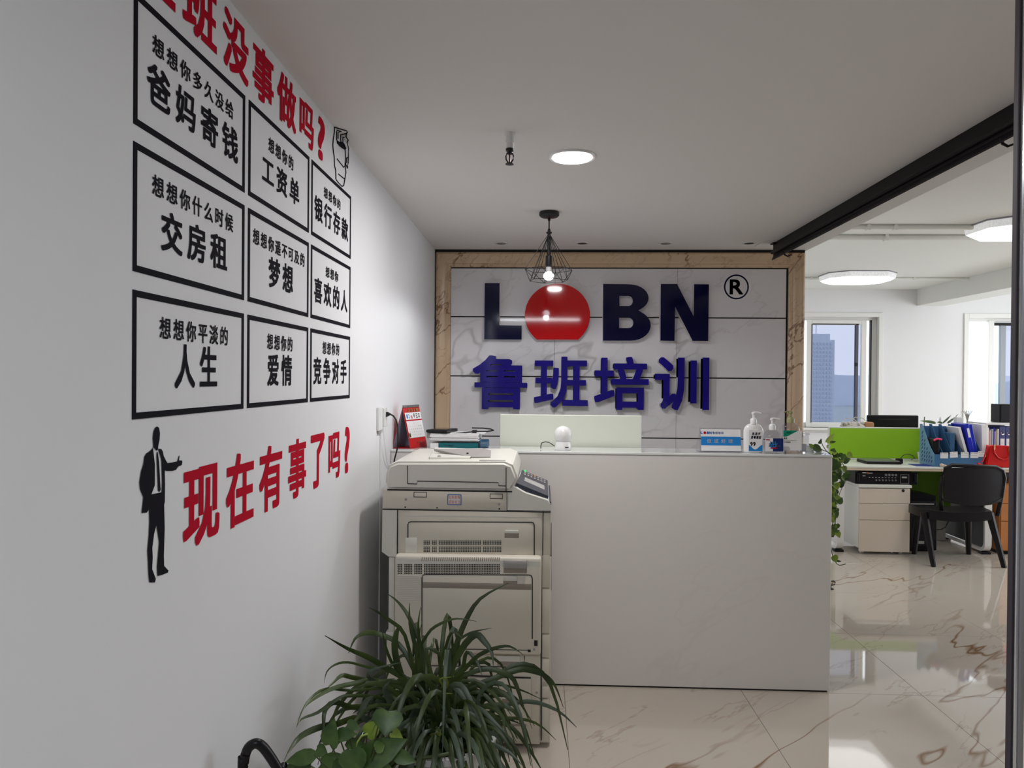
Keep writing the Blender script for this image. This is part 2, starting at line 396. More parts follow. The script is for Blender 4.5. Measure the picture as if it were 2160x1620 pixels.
# windows ---------------------------------------------------------------
def frame_rect(b, x0, x1, z0, z1, t, y0, y1, bev=0.004):
    b.box(x0, x0+t, y0, y1, z0, z1, bev); b.box(x1-t, x1, y0, y1, z0, z1, bev)
    b.box(x0+t, x1-t, y0, y1, z0, z0+t, bev); b.box(x0+t, x1-t, y0, y1, z1-t, z1, bev)
def window(name, W):
    b = B(); frame_rect(b, W[0]-0.045, W[1]+0.045, W[2]-0.06, W[3]+0.03, 0.055, FY-0.02, FY+0.03)
    win = b.build(name, m_pvc, kind='structure')
    b = B(); frame_rect(b, W[0], W[1], W[2], W[3], 0.065, FY+0.07, FY+0.15); b.build('window_frame', m_pvc, win)
    B().box(W[0]-0.06, W[1]+0.06, FY-0.06, FY+0.07, W[2]-0.035, W[2], 0.006).build('window_sill', m_pvc, win)
    return win
win1 = window('window_1', W1)
a0 = at(1711, 684, y=FY+0.1); a1 = at(1806, 892, y=FY+0.1)
b = B(); frame_rect(b, a0.x-0.07, a1.x+0.10, a1.z-0.06, a0.z+0.055, 0.065, FY+0.05, FY+0.09); s1 = b.build('sash', m_pvc, win1)
B().box(a0.x-0.01, a1.x+0.03, FY+0.065, FY+0.072, a1.z-0.01, a0.z+0.01).build('pane', m_tint, s1)
b = B(); b.box(a1.x-0.035, a1.x-0.004, FY+0.05, FY+0.10, a1.z-0.005, a0.z+0.005); b.box(a0.x-0.012, a0.x, FY+0.045, FY+0.07, a1.z, a0.z)
b.box(a0.x, a1.x, FY+0.05, FY+0.07, a0.z-0.006, a0.z+0.006); b.build('gasket', pm('grey_gasket', (0.09, 0.09, 0.12), 0.6), s1)
B().box(a1.x-0.055, a1.x-0.02, FY+0.03, FY+0.05, 1.75, 1.79, 0.004).build('latch', m_dark, s1)
b = B(); b.box(a1.x+0.150, a1.x+0.163, FY+0.05, FY+0.10, W1[2]+0.06, W1[3]-0.06); b.build('rail', m_dark, win1)
win2 = window('window_2', W2)
q = [at(x, 800, y=FY+0.1).x for x in (2080, 2091, 2105, 2117)]
B().box(q[0], q[1], FY+0.05, FY+0.12, W2[2]+.05, W2[3]-.05, 0.004).build('mullion', m_pvc, win2)
B().box(q[2], q[3], FY+0.06, FY+0.10, W2[2]+.05, W2[3]-.09, 0.004).build('sash', pm('grey_sash', (0.28, 0.31, 0.34), 0.4), win2)
B().box(q[1], q[2], FY+0.105, FY+0.11, W2[2]+.06, W2[3]-.09).build('pane', m_clearg, win2)
B().box(q[3], W2[1]-.06, FY+0.08, FY+0.085, W2[2]+.06, W2[3]-.09).build('pane', m_tint, win2)
B().box(q[1], W2[1]-.06, FY+0.05, FY+0.10, W2[3]-.115, W2[3]-.075).build('rail', m_dark, win2)

# outside: land, hills, tower
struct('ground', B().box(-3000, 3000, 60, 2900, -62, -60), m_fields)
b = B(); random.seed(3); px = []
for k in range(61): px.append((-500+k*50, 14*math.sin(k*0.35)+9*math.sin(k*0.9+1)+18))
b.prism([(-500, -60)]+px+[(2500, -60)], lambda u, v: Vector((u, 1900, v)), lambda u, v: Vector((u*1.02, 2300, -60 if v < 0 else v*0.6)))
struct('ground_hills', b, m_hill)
tw = thing('tower_block', 'hazy grey high-rise tower with a rooftop mast seen through the left window', 'building', (225, 605, -60))
tx0, tx1 = at(1714, 700, y=600).x, at(1761, 700, y=600).x; tz = at(1735, 717, y=600).z
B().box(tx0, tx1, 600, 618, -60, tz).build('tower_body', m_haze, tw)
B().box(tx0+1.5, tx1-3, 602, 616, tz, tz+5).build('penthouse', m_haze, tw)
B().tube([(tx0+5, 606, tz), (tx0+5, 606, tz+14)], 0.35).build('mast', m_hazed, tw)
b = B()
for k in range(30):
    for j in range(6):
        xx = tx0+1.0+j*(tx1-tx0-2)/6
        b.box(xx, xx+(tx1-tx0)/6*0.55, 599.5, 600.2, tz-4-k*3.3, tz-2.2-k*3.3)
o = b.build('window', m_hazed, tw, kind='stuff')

# ------------------------------------------------------------------ logo wall: stone slabs and moulding
LY = BY
fL, fR = -0.756, 1.822; fT = 2.442
sL, sR, sT = -0.655, 1.707, 2.337
zs = [sT] + [at(1300, p, y=LY).z for p in (670.0, 795.8, 922.8)]
hrow = (zs[1]-zs[3])/2
zs += [zs[3]-hrow, zs[3]-2*hrow+0.02]
zs.append(0.0)
xs = [sL, at(1170, 700, y=LY).x, at(1427, 700, y=LY).x, sR]
slabs = B().box(fL, fR, LY-0.004, LY+0.018, 0, fT+0.012).build('logo_wall_backing', m_dark, kind='structure')
for r in range(len(zs)-1):
    for c in range(3):
        B().box(xs[c]+0.0008, xs[c+1]-0.0008, LY-0.02, LY-0.003, zs[r+1]+0.004, zs[r]-0.004, 0.0015, 1).build('stone_slab', m_panel, slabs)
# moulding profile (distance across, projection)
prof = [(0, 0), (0, 0.055), (0.012, 0.062), (0.02, 0.050), (0.028, 0.046), (0.055, 0.044), (0.066, 0.036), (0.074, 0.032), (0.080, 0.034), (0.088, 0.026), (0.100, 0.018), (0.100, 0)]
def moulding(name, side):
    b = B()
    def f(end):
        def g(u, v):
            y = LY-0.002-v
            if side == 'top':
                return Vector(((fL+u) if end == 0 else (fR-u), y, fT-u))
            x = fL+u if side == 'left' else fR-u
            return Vector((x, y, 0 if end == 0 else fT-u))
        return g
    b.prism(prof, f(0), f(1)); return b.build(name, m_frame, slabs, smooth=True)
moulding('stone_moulding', 'top'); moulding('stone_moulding', 'left'); moulding('stone_moulding', 'right')
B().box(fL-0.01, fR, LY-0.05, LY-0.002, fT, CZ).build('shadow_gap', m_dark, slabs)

# ------------------------------------------------------------------ logo letters
LD = 0.066   # depth of the raised letters
def back(u, v, w=0): return Vector((u, LY-0.02-LD-w, v))
def P(px, py): a = at(px, py, y=LY-0.05); return (a.x, a.z)
def letter(name, verts, faces, mat, label, cat='sign letter', side=True, group=None):
    """front plate of coloured acrylic on a deep white box body"""
    xs_ = [v.x for v in verts]; zs_ = [v.z for v in verts]
    t = thing(name, label, cat, ((min(xs_)+max(xs_))/2, LY-0.03, min(zs_)), group)
    fr = B().add(verts, faces); fr.bm.normal_update()
    bmesh.ops.solidify(fr.bm, geom=fr.bm.faces[:], thickness=0.004)
    fr.build('face_plate', mat, t)
    bd = B().add([Vector((v.x, LY-0.021, v.z)) for v in verts], faces); bd.bm.normal_update()
    r = bmesh.ops.extrude_face_region(bd.bm, geom=bd.bm.faces[:])
    bmesh.ops.translate(bd.bm, verts=[g for g in r['geom'] if isinstance(g, bmesh.types.BMVert)], vec=(0, -(LD-0.003), 0))
    bd.build('letter_body', m_side, t)
    return t
def outline_letter(name, loops, mat, label):
    vs, fs = shape(loops=[[P(*p) for p in lp] for lp in loops])
    return letter(name, [back(v.x, v.y) for v in vs], fs, mat, label)
s4 = lambda x, y: (900+x/2.634, 420+y/2.634)
def arc(cx, cy, rx, ry, a0, a1, n=14): return [(cx+rx*math.cos(R(a0+(a1-a0)*i/n)), cy+ry*math.sin(R(a0+(a1-a0)*i/n))) for i in range(n+1)]
outline_letter('sign_letter', [[s4(*p) for p in ((325, 470), (407, 470), (405, 703), (529, 705), (528, 782), (322, 781))]], m_navy, 'dark navy raised letter L on the stone logo wall')
cir = [p for p in arc(726, 647, 180, 174, 129, 411, 44)]
outline_letter('logo_disc', [[s4(*p) for p in cir]], m_redac, 'glossy red disc with a flat bottom edge between the letters L and B')
Bo = [(978, 475), (1110, 476)] + arc(1122, 553, 107, 76, -90, 62, 12) + arc(1130, 703, 111, 85, -58, 90, 12) + [(977, 788)]
outline_letter('sign_letter', [[s4(*p) for p in Bo], [s4(*p) for p in [(1068, 541), (1110, 541)]+arc(1118, 569, 24, 28, -90, 90, 8)+[(1068, 597)]],
                [s4(*p) for p in [(1066, 662), (1110, 662)]+arc(1120, 690, 25, 28, -90, 90, 8)+[(1066, 718)]]], m_navy, 'dark navy raised letter B on the stone logo wall')
outline_letter('sign_letter', [[s4(*p) for p in ((1296, 475), (1386, 475), (1478, 655), (1480, 476), (1562, 477), (1558, 790), (1472, 789), (1375, 600), (1372, 789), (1294, 788))]], m_navy, 'dark navy raised letter N on the stone logo wall')
for ch, (x0, y0_, x1, y1_), lab in (('鲁', (258, 868, 558, 1168), 'blue raised Chinese character first from the left under the letter L'),
                                 ('班', (598, 875, 893, 1160), 'blue raised Chinese character under the red disc'),
                                 ('培', (930, 876, 1228, 1172), 'blue raised Chinese character under the letter B'),
                                 ('训', (1265, 878, 1562, 1175), 'blue raised Chinese character under the letter N, rightmost of its row')):
    bb = B(); A0 = P(*s4(x0, y0_)); A1 = P(*s4(x1, y1_))
    put_text(bb, ch, A0[0], A1[0], A1[1], A0[1], lambda u, v, w: back(u, v, w), bold=0.019, fit=True)
    bb.bm.verts.index_update()
    vs = [v.co.copy() for v in bb.bm.verts]; fs = [[v.index for v in f.verts] for f in bb.bm.faces]
    letter('sign_character', vs, fs, m_blue, lab)
cc = s4(1727, 485)
t = thing('registered_mark', 'black circled R mark at the upper right of the navy letters', 'sign letter', (P(*cc)[0], LY-0.03, P(*cc)[1]-0.09))
vs, fs = shape(loops=[[P(*p) for p in arc(cc[0], cc[1], 26.5, 26.5, 0, 360, 40)[:-1]], [P(*p) for p in arc(cc[0], cc[1], 23.3, 23.3, 0, 360, 40)[:-1]]])
bb = B().add([Vector((v.x, LY-0.021, v.y)) for v in vs], fs); bb.bm.normal_update(); bmesh.ops.solidify(bb.bm, geom=bb.bm.faces[:], thickness=0.012); bb.build('ring', m_navy, t)
bb = B(); A0 = P(cc[0]-14, cc[1]-16); A1 = P(cc[0]+14, cc[1]+16)
put_text(bb, 'R', A0[0], A1[0], A1[1], A0[1], lambda u, v, w: Vector((u, LY-0.022, v)), bold=0.02, fit=True); bb.bm.normal_update()
bmesh.ops.solidify(bb.bm, geom=bb.bm.faces[:], thickness=0.012); bb.build('mark_letter', m_navy, t)

# ------------------------------------------------------------------ reception counter
CY = 3.71; CTZ = 1.184; CX1 = 1.445; CBY = 3.955
t = thing('reception_counter', 'long pale stone-clad reception counter standing behind the copier', 'counter', (0.34, 3.83, 0))
B().box(WX+0.002, CX1, CY, CY+0.03, 0.008, CTZ-0.012, 0.0015, 1).build('front_panel', m_counter, t)
B().box(CX1-0.03, CX1, CY+0.031, 4.35, 0.008, 0.76, 0.001, 1).build('end_panel', m_counter, t)
B().box(WX+0.002, CX1, CY-0.004, CBY, CTZ-0.012, CTZ, 0.002, 1).build('glass_top', m_ctop, t)
B().box(WX+0.002, CX1, CY+0.031, CBY-0.01, 0.02, CTZ-0.0125).build('carcass', m_cabw, t)
B().box(WX+0.002, CX1, CBY-0.005, 4.45, 0.73, 0.76, 0.003, 1).build('inner_desk_top', m_desk, t)
B().box(WX+0.01, CX1-0.01, CY+0.006, CY+0.02, 0, 0.008).build('base_gap', m_dark, t)
def onc(px, py, z=CTZ): return at(px, py, z=z)

# cream panel behind the counter
c0 = at(1055, 869.5, y=4.00); c1 = at(1353, 876, y=4.00)
tag(B().box(c0.x, c1.x, 3.985, 4.003, 0.76, c0.z-0.01, 0.004).build('desk_screen', m_cream), 'plain cream screen panel standing upright behind the counter', 'screen panel')

# camera ball
bc = onc(1188, 947); bc.y = 3.80; sc = 3.80/FPX
ctr = at(1187.5, 917, y=3.80)
t = thing('webcam', 'white ball-shaped camera on a round base on the counter', 'camera', (ctr.x, 3.80, CTZ))
B().sphere(ctr, 18.7*sc, 28).build('camera_ball', m_white, t, smooth='all')
hb = ctr.z-CTZ-15*sc
B().lathe([(0.040, 0.0), (0.043, 0.004), (0.042, hb*0.55), (0.038, hb*0.9), (0.036, hb+0.004), (0.020, hb+0.006)], (ctr.x, 3.80, CTZ), 28).build('camera_base', m_white, t, smooth=True)
B().lathe([(0.0365, 0), (0.0365, 0.002)], (ctr.x, 3.80, CTZ+hb+0.001), 28).build('base_seam', m_dark, t)
B().box(ctr.x+0.010, ctr.x+0.028, 3.756, 3.7585, CTZ+0.014, CTZ+0.019).build('logo_mark', m_dark, t)
p0 = at(1173, 941, y=3.80)
tag(B().tube([(p0.x, 3.80, CTZ+0.012), (p0.x-0.012, 3.80, CTZ+0.022), at(1158, 933, y=3.80), at(1150, 932, y=3.80), at(1143, 934, y=3.80), at(1141, 940, y=3.81), (at(1141, 940, y=3.81).x, 3.815, CTZ+0.004)], 0.0025, 6).build('camera_cable', m_rubber, smooth=True), 'thin black cable looping beside the white ball camera', 'cable')

# desk calendar
FLp = onc(866.5, 946.5); BLp = onc(826.5, 945.6); FRp = onc(901.5, 941.0)
FRp = FLp + (FRp-FLp).normalized()*0.165; BRp = BLp+(FRp-FLp)
mid = (FLp+BLp)/2; rz = at(848, 860, y=mid.y).z
RL = Vector((mid.x+0.004, mid.y, rz)); RR = RL+(FRp-FLp)
t = thing('desk_calendar', 'red tent-shaped desk calendar on the left end of the counter', 'calendar', (mid.x, mid.y, CTZ))
def quad_slab(b, p, th):
    n = (p[1]-p[0]).cross(p[2]-p[0]).normalized()*th
    v = [x for x in p]+[x+n for x in p]
    b.add(v, [(0, 1, 2, 3), (7, 6, 5, 4), (0, 4, 5, 1), (1, 5, 6, 2), (2, 6, 7, 3), (3, 7, 4, 0)])
up = Vector((0, 0, 0.002))
b = B(); quad_slab(b, [FLp+up, FRp+up, RR, RL], -0.002); b.build('front_board', m_calred, t)
b = B(); quad_slab(b, [BLp+up, BRp+up, RR, RL], 0.002); b.build('back_board', m_calred, t)
b = B(); q_ = Vector((0.004, -0.001, 0.001)); quad_slab(b, [BLp+up+q_, BRp+up+q_, RR+Vector((0.001, 0, -0.012)), RL+Vector((0.001, 0, -0.012))], -0.001); b.build('inner_board', m_calin, t)
b = B(); quad_slab(b, [FLp+up+Vector((-0.003, 0.002, 0)), FRp+up+Vector((-0.003, 0.002, 0)), RR+Vector((0, 0.002, -0.01)), RL+Vector((0, 0.002, -0.01))], -0.001); b.build('inner_board', m_calin, t)
b = B(); quad_slab(b, [FLp+up, FRp+up, BRp+up, BLp+up], -0.0015); b.build('base_board', m_calred, t)
b = B()
for k in range(16):
    c = RL.lerp(RR, (k+0.5)/16); b.tube([c+Vector((0, 0.008*math.cos(a), 0.004+0.008*math.sin(a))) for a in [2*PI*i/8 for i in range(8)]], 0.0012, 5, closed=True)
b.build('wire_binding', m_dark, t)
nrm = (FRp-FLp).cross(RL-FLp).normalized()
if nrm.y > 0: nrm = -nrm
def cal(u, v, w=0, off=0.003): return (FLp+up).lerp(FRp+up, u)+(RL-FLp)*v+nrm*(off+w)
def calrect(name, u0, u1, v0, v1, mat, off=0.003):
    return B().poly([cal(u0, v0, 0, off), cal(u1, v0, 0, off), cal(u1, v1, 0, off), cal(u0, v1, 0, off)]).build(name, mat, pg)
pg = B().poly([cal(0.03, 0.24), cal(0.97, 0.24), cal(0.97, 0.86), cal(0.03, 0.86)]).build('calendar_page', m_paper, t)
calrect('red_band', 0.03, 0.97, 0.655, 0.685, m_red, 0.0035)
b = B(); put_text(b, '2021', 0.25, 0.85, 0.88, 0.955, cal, 0.02, 0.7); b.build('lettering', m_gold, pg)
b = B(); put_text(b, '12', 0.10, 0.28, 0.72, 0.82, cal, 0.02, 0.7); b.build('lettering', m_lab, pg)
b = B(); put_text(b, '月', 0.33, 0.45, 0.70, 0.79, cal, 0.03, 0.8); b.build('lettering', m_red, pg)
b = B(); put_text(b, '辛丑年', 0.50, 0.90, 0.71, 0.84, cal, 0.02, 0.75); b.build('lettering', m_dark, pg)
b = B()
for r in range(5):
    for c in range(7):
        k = r*7+c-2
        if 1 <= k <= 31: put_text(b, str(k), 0.10+c*0.115, 0.10+c*0.115+(0.03 if k < 10 else 0.06), 0.575-r*0.07, 0.605-r*0.07, cal, 0, 0.8)
b.build('date_number', m_copg, pg, kind='stuff')
calrect('gold_print', 0.04, 0.13, 0.26, 0.36, m_gold, 0.0035)
b = B(); put_text(b, '2021', 0.40, 0.68, 0.10, 0.14, cal, 0.01, 0.7); b.build('lettering', m_gold, t)

# pile of papers
def s8(x, y): return (880+x/10.8, 880+y/10.8)
py0 = 3.78; L0 = at(*s8(490, 640), y=py0); L1 = at(*s8(1440, 640), y=py0); zt = CTZ
t = thing('plastic_folder_case', 'teal folder case with a clear blue end lying under the paper pile', 'folder', ((L0.x+L1.x)/2, 3.84, CTZ))
B().box(L0.x, L1.x-0.012, py0, py0+0.15, zt+0.001, zt+0.030, 0.003).build('cover', m_teal, t)
B().box(L1.x-0.012, L1.x+0.035, py0+0.004, py0+0.16, zt+0.001, zt+0.040, 0.006).build('clear_end', glassy('clear_blue_plastic', (0.35, 0.55, 0.70), 0.1), t)
text_part('NOTES', L0.x+0.03, L0.x+0.08, zt+0.012, zt+0.018, lambda u, v, w: Vector((u, py0-0.0005, v)), m_paper, t)
tag(B().box(L0.x-0.045, L0.x-0.002, py0+0.004, py0+0.14, CTZ+0.001, CTZ+0.028, 0.001).build('paper_ream', m_paper), 'small block of paper sheets at the left end under the pile', 'paper')
S0 = at(*s8(300, 500), y=py0).x; S1 = at(*s8(1400, 400), y=py0).x
t = thing('paper_stack', 'thick stack of white papers on top of the teal folder case', 'paper', ((S0+S1)/2, 3.84, zt+0.041))
for k in range(6):
    dz = 0.041+k*0.0062; j = random.Random(k).uniform(-0.004, 0.004)
    B().box(S0+j, S1+j, py0-0.003+j, py0+0.155+j, zt+dz, zt+dz+0.0056, 0.0005, 1).build('sheaf', m_paper, t)
top = zt+0.041+6*0.0062
B().box(S0+0.10, S1+0.03, py0+0.01, py0+0.14, top, top+0.002).build('loose_sheet', m_paper, t)
K0 = at(*s8(225, 380), y=py0).x; K1 = at(*s8(660, 380), y=py0).x
t = thing('black_notebook_computer', 'flat black electronic device lying on the left of the paper pile', 'device', ((K0+K1)/2, 3.85, top+0.003))
Mx = Matrix.Translation(((K0+K1)/2, py0+0.02, top+0.003)) @ Matrix.Rotation(R(-14), 4, 'Z')
B().box(-0.055, 0.062, -0.02, 0.14, 0, 0.016, 0.004, M=Mx).build('device_body', m_blackp, t)
B().box(-0.040, 0.045, 0.015, 0.12, 0.0165, 0.0175, M=Mx).build('device_screen', pm('dark_screen', (0.03, 0.025, 0.03), 0.1), t)
B().box(-0.06, -0.03, 0.0, 0.02, -0.03, -0.002, 0.004, M=Mx).build('device_foot', m_copg, t)
b = B(); yy = py0+0.02
b.tube([at(*s8(720, 380), y=yy), at(*s8(1000, 360), y=yy), at(*s8(1300, 330), y=yy), at(*s8(1600, 325), y=yy), at(*s8(1740, 300), y=yy+0.02), at(*s8(1680, 270), y=yy+0.05), at(*s8(1500, 250), y=yy+0.07), at(*s8(1250, 245), y=yy+0.08)], 0.0035, 8)
b.box(at(*s8(1240, 300), y=yy).x, at(*s8(1350, 300), y=yy).x, yy+0.01, yy+0.05, top+0.004, top+0.016, 0.003)
tag(b.build('looped_cable', m_rubber, smooth=True), 'black cable looped over the white paper pile', 'cable')

# name plate
def s9(x, y): return (1440+x/6, 840+y/6)
ny = 3.775; NB = at(*s9(235, 680), y=ny); NBr = at(*s9(740, 680), y=ny)
t = thing('name_plate', 'clear acrylic stand with a white and blue card on the counter', 'desk sign', ((NB.x+NBr.x)/2, ny, CTZ))
nh = at(*s9(480, 385), y=ny).z-CTZ
def npf(u, v, w=0): return Vector((NB.x+(NBr.x-NB.x)*u, ny+0.02*v-0.001-w, CTZ+0.003+(nh-0.004)*v))
b = B(); b.box(NB.x-0.012, NBr.x+0.010, ny-0.004, ny+0.07, CTZ, CTZ+0.003)
quad_slab(b, [npf(-0.03, 0, -0.002), npf(1.02, 0, -0.002), npf(1.02, 1.03, -0.002), npf(-0.03, 1.03, -0.002)], -0.003)
quad_slab(b, [npf(-0.08, 0, -0.07), npf(1.07, 0, -0.07), npf(1.02, 1.03, -0.006), npf(-0.03, 1.03, -0.006)], 0.003)
b.build('acrylic_stand', m_acry, t)
cd = B().poly([npf(0, 0.03), npf(1, 0.03), npf(1, 0.97), npf(0, 0.97)]).build('card', m_paper, t)
B().poly([npf(0, 0.27, .0006), npf(1, 0.27, .0006), npf(1, 0.65, .0006), npf(0, 0.65, .0006)]).build('blue_band', m_lab, cd)
f2 = lambda u, v, w=0: npf(u, v, .0012)
text_part('值班经理', 0.15, 0.80, 0.37, 0.55, f2, m_paper, cd, fill=0.62)
text_part('L', -0.01, 0.045, 0.76, 0.87, f2, m_lab, cd, bold=0.05)
b = B(); b.add([npf(0.10+0.035*math.cos(a), 0.815+0.06*math.sin(a), .0012) for a in [2*PI*i/16 for i in range(16)]], [tuple(range(16))]); b.build('red_dot', m_red, cd)
text_part('BN', 0.15, 0.27, 0.76, 0.87, f2, m_lab, cd, bold=0.05, fill=0.9)
text_part('鲁班培训', 0.29, 0.57, 0.76, 0.87, f2, m_lab, cd, fill=0.9)

# bottles
def s13(x, y): return (1560+x/13.5, 850+y/13.5)
def pump(t, c, z0, mat, hw, sx=1):
    """collar, stem and nozzle head"""
    B().lathe([(hw, 0), (hw, 0.020), (hw*0.85, 0.026), (hw*0.62, 0.030)], (c.x, c.y, z0), 20).build('pump_collar', mat, t, smooth=True)
    B().lathe([(hw*0.34, 0), (hw*0.34, 0.022)], (c.x, c.y, z0+0.029), 14).build('pump_stem', mat, t, smooth=True)
    b = B(); b.lathe([(hw*0.5, 0), (hw*0.62, 0.006), (hw*0.62, 0.010), (hw*0.3, 0.013)], (c.x, c.y, z0+0.048), 16)
    b.tube([(c.x, c.y, z0+0.058), (c.x+0.02*sx, c.y-0.003, z0+0.0585), (c.x+0.036*sx, c.y-0.006, z0+0.054)], 0.0048, 8, 0.003)
    b.build('pump_head', mat, t, smooth=True)
def bottle(name, label, px, y, halfw, depth, zsh, ztop, mat, pmat, hw, sx, seg=32):
    c = at(px, 940, y=y); c.z = CTZ
    t = thing(name, label, 'bottle', (c.x, y, CTZ))
    p = [(halfw*0.9, 0), (halfw*0.98, 0.004), (halfw, 0.012), (halfw, zsh-0.012)]
    for k in range(1, 8):
        a = k/8*PI/2; p.append((hw*0.9+(halfw-hw*0.9)*math.cos(a), zsh-0.012+(ztop-zsh+0.012)*math.sin(a)))
    p.append((hw*0.9, ztop+0.002))
    B().lathe(p, (c.x, y, CTZ+0.001), seg, sy=depth/halfw).build('bottle_body', mat, t, smooth=True)
    pump(t, c, CTZ+ztop, pmat, hw, sx)
    return t, c
k = 3.78/FPX
# lotion
by = 3.78
t, c = bottle('sanitiser_bottle', 'opaque white pump bottle with a blue wave label beside the name plate', s13(390, 0)[0], by, 20.5*k, 0.024, 0.115, 0.146, m_white, m_white, 0.0165, 1)
def lf(cx, yy):
    def f(u, v, w=0): return Vector((cx+u, yy, CTZ+v))
    return f
f = lf(c.x, by-0.0262)
lb = B().box(c.x-0.030, c.x+0.038, by-0.0255, by-0.0245, CTZ+0.008, CTZ+0.118, 0.0003, 1).build('bottle_label', m_paper, t)
wv = [(-0.030, 0.010), (0.038, 0.010), (0.038, 0.050)]+[(0.038-0.068*i/12, 0.030+0.012*math.cos(i/12*2*PI*0.95)) for i in range(13)]+[(-0.030, 0.055)]
vs, fs = shape(loops=[wv]); B().add([f(v.x, v.y) for v in vs], fs).build('wave_print', m_lab, lb)
text_part('免洗手', -0.015, 0.027, 0.090, 0.105, f, m_labn, lb, bold=0.03, shear=0.2)
text_part('消毒凝胶', -0.021, 0.031, 0.072, 0.087, f, m_labn, lb, bold=0.03, shear=0.2)
text_part('99', -0.022, 0.004, 0.035, 0.056, f, m_dark, lb, bold=0.03)
# clear gel
by2 = 3.755
t, c = bottle('sanitiser_bottle', 'small clear pump bottle with a navy label between the two larger bottles', s13(925, 0)[0], by2, 19.3*k, 0.026, 0.085, 0.118, m_clear, m_white, 0.0165, 1)
f = lf(c.x, by2-0.0285)
lb = B().box(c.x-0.042, c.x+0.0465, by2-0.0278, by2-0.027, CTZ+0.012, CTZ+0.078, 0.0003, 1).build('bottle_label', m_paper, t)
B().poly([f(-0.004, 0.012), f(0.0465, 0.012), f(0.0465, 0.078), f(-0.004, 0.078)]).build('navy_print', m_labn, lb)
f = lf(c.x, by2-0.0286)
b = B(); b.add([f(-0.004+(0.024 if i % 2 else 0.014)*math.cos(i*PI/10), 0.044+(0.024 if i % 2 else 0.014)*math.sin(i*PI/10)) for i in range(20)], [tuple(range(20))]); b.build('blue_burst', m_lab, lb)
f = lf(c.x, by2-0.0290)
text_part('免洗', -0.018, 0.004, 0.048, 0.060, f, m_paper, lb, bold=0.03)
text_part('手消毒凝胶', -0.024, 0.030, 0.036, 0.045, f, m_paper, lb, bold=0.02)
B().poly([f(-0.014, 0.026), f(0.016, 0.026), f(0.016, 0.032), f(-0.014, 0.032)]).build('red_band', m_red, lb)
B().poly([f(-0.040, 0.068), f(-0.020, 0.068), f(-0.020, 0.073), f(-0.040, 0.073)]).build('red_print', m_red, lb)
# clear with olive pump
by3 = 3.785
t, c = bottle('sanitiser_bottle', 'large clear pump bottle with olive pump and green-cornered white label', s13(1445, 0)[0], by3, 19.6*k, 0.030, 0.118, 0.152, m_clear, m_pump, 0.0185, -1)
f = lf(c.x, by3-0.0326)
lb = B().box(c.x-0.046, c.x+0.046, by3-0.032, by3-0.0312, CTZ+0.016, CTZ+0.116, 0.0003, 1).build('bottle_label', m_paper, t)
B().poly([f(-0.046, 0.116), f(-0.046, 0.085), f(-0.03, 0.085), f(0.028, 0.116)]).build('green_print', m_labg, lb)
f = lf(c.x, by3-0.0330)
text_part('免洗消', -0.030, -0.008, 0.100, 0.110, f, m_paper, lb)
text_part('凝胶', -0.044, -0.026, 0.072, 0.082, f, m_dark, lb)
text_part('手消毒凝胶', -0.044, -0.010, 0.054, 0.061, f, m_dark, lb)
B().poly([f(-0.044, 0.0655), f(0.02, 0.0655), f(0.02, 0.067), f(-0.044, 0.067)]).build('rule_line', m_pump, lb)
# clear box
x0 = at(s13(1705, 0)[0], 900, y=3.79).x; x1 = at(s13(1955, 0)[0], 900, y=3.79).x; zb = at(s13(1800, 850)[0], s13(0, 850)[1], y=3.79).z
t = thing('clear_box', 'clear plastic box at the right end of the counter', 'container', ((x0+x1)/2, 3.81, CTZ))
B().box(x0, x1, 3.775, 3.83, CTZ+0.001, zb-0.012, 0.003).build('box_body', m_clear, t)
B().box(x0-0.002, x1+0.002, 3.772, 3.833, zb-0.011, zb, 0.002).build('box_lid', m_clear, t)
B().box(x0+0.006, x1-0.006, 3.79, 3.815, CTZ+0.006, CTZ+0.045, 0.002).build('card_stack', m_paper, t)

# ------------------------------------------------------------------ pothos on the counter end
def leaf_mesh(b, c, tip, width, nrm, cup=0.15, n=6):
    """heart shaped leaf from its base c to the tip"""
    c = Vector(c); d = Vector(tip)-c; L_ = d.length; d.normalize()
    s = d.cross(Vector(nrm)).normalized(); nn = s.cross(d).normalized()
    prof_ = [(0.0, 0.03), (-0.08, 0.22), (0.05, 0.42), (0.28, 0.5), (0.55, 0.42), (0.8, 0.2), (1.0, 0.0)]
    rows = []
    for tt, wd in prof_:
        base = c+d*(L_*max(tt, 0))+nn*(-cup*L_*tt*tt)
        off = d*(L_*min(tt, 0))
        rows.append((base+off+s*wd*width+nn*wd*width*0.3, c+d*(L_*max(tt, 0))+nn*(-cup*L_*tt*tt), base+off-s*wd*width+nn*wd*width*0.3))
    vs = [v for r_ in rows for v in r_]; fs = []
    for i in range(len(rows)-1):
        a = i*3; fs += [(a, a+1, a+4, a+3), (a+1, a+2, a+5, a+4)]
    b.add(vs, fs)
rnd = random.Random(11)
t = thing('trailing_pothos', 'leafy pothos vine trailing down the right end of the counter', 'plant', (CX1-0.05, 3.90, CTZ))
pc = (1.35, 3.93, CTZ)
B().lathe([(0.018, 0.0), (0.024, 0.006), (0.024, 0.028), (0.020, 0.030)], (CX1-0.04, 3.90, CTZ), 20).build('pot', m_white, t, smooth=True)
def s45(x, y): return (1680+x/4.5, 900+y/4.5)
vy = 3.83
vines = [[(290, 235), (335, 270), (400, 300), (470, 400), (500, 480), (440, 560), (400, 660), (385, 740)],
         [(300, 240), (345, 330), (360, 450), (370, 600), (375, 800), (365, 950), (350, 1020)],
         [(290, 240), (250, 180), (230, 130)], [(280, 235), (200, 200), (140, 190)],
         [(345, 900), (330, 1000), (325, 1150), (345, 1230), (380, 1300), (410, 1318), (470, 1302)]]
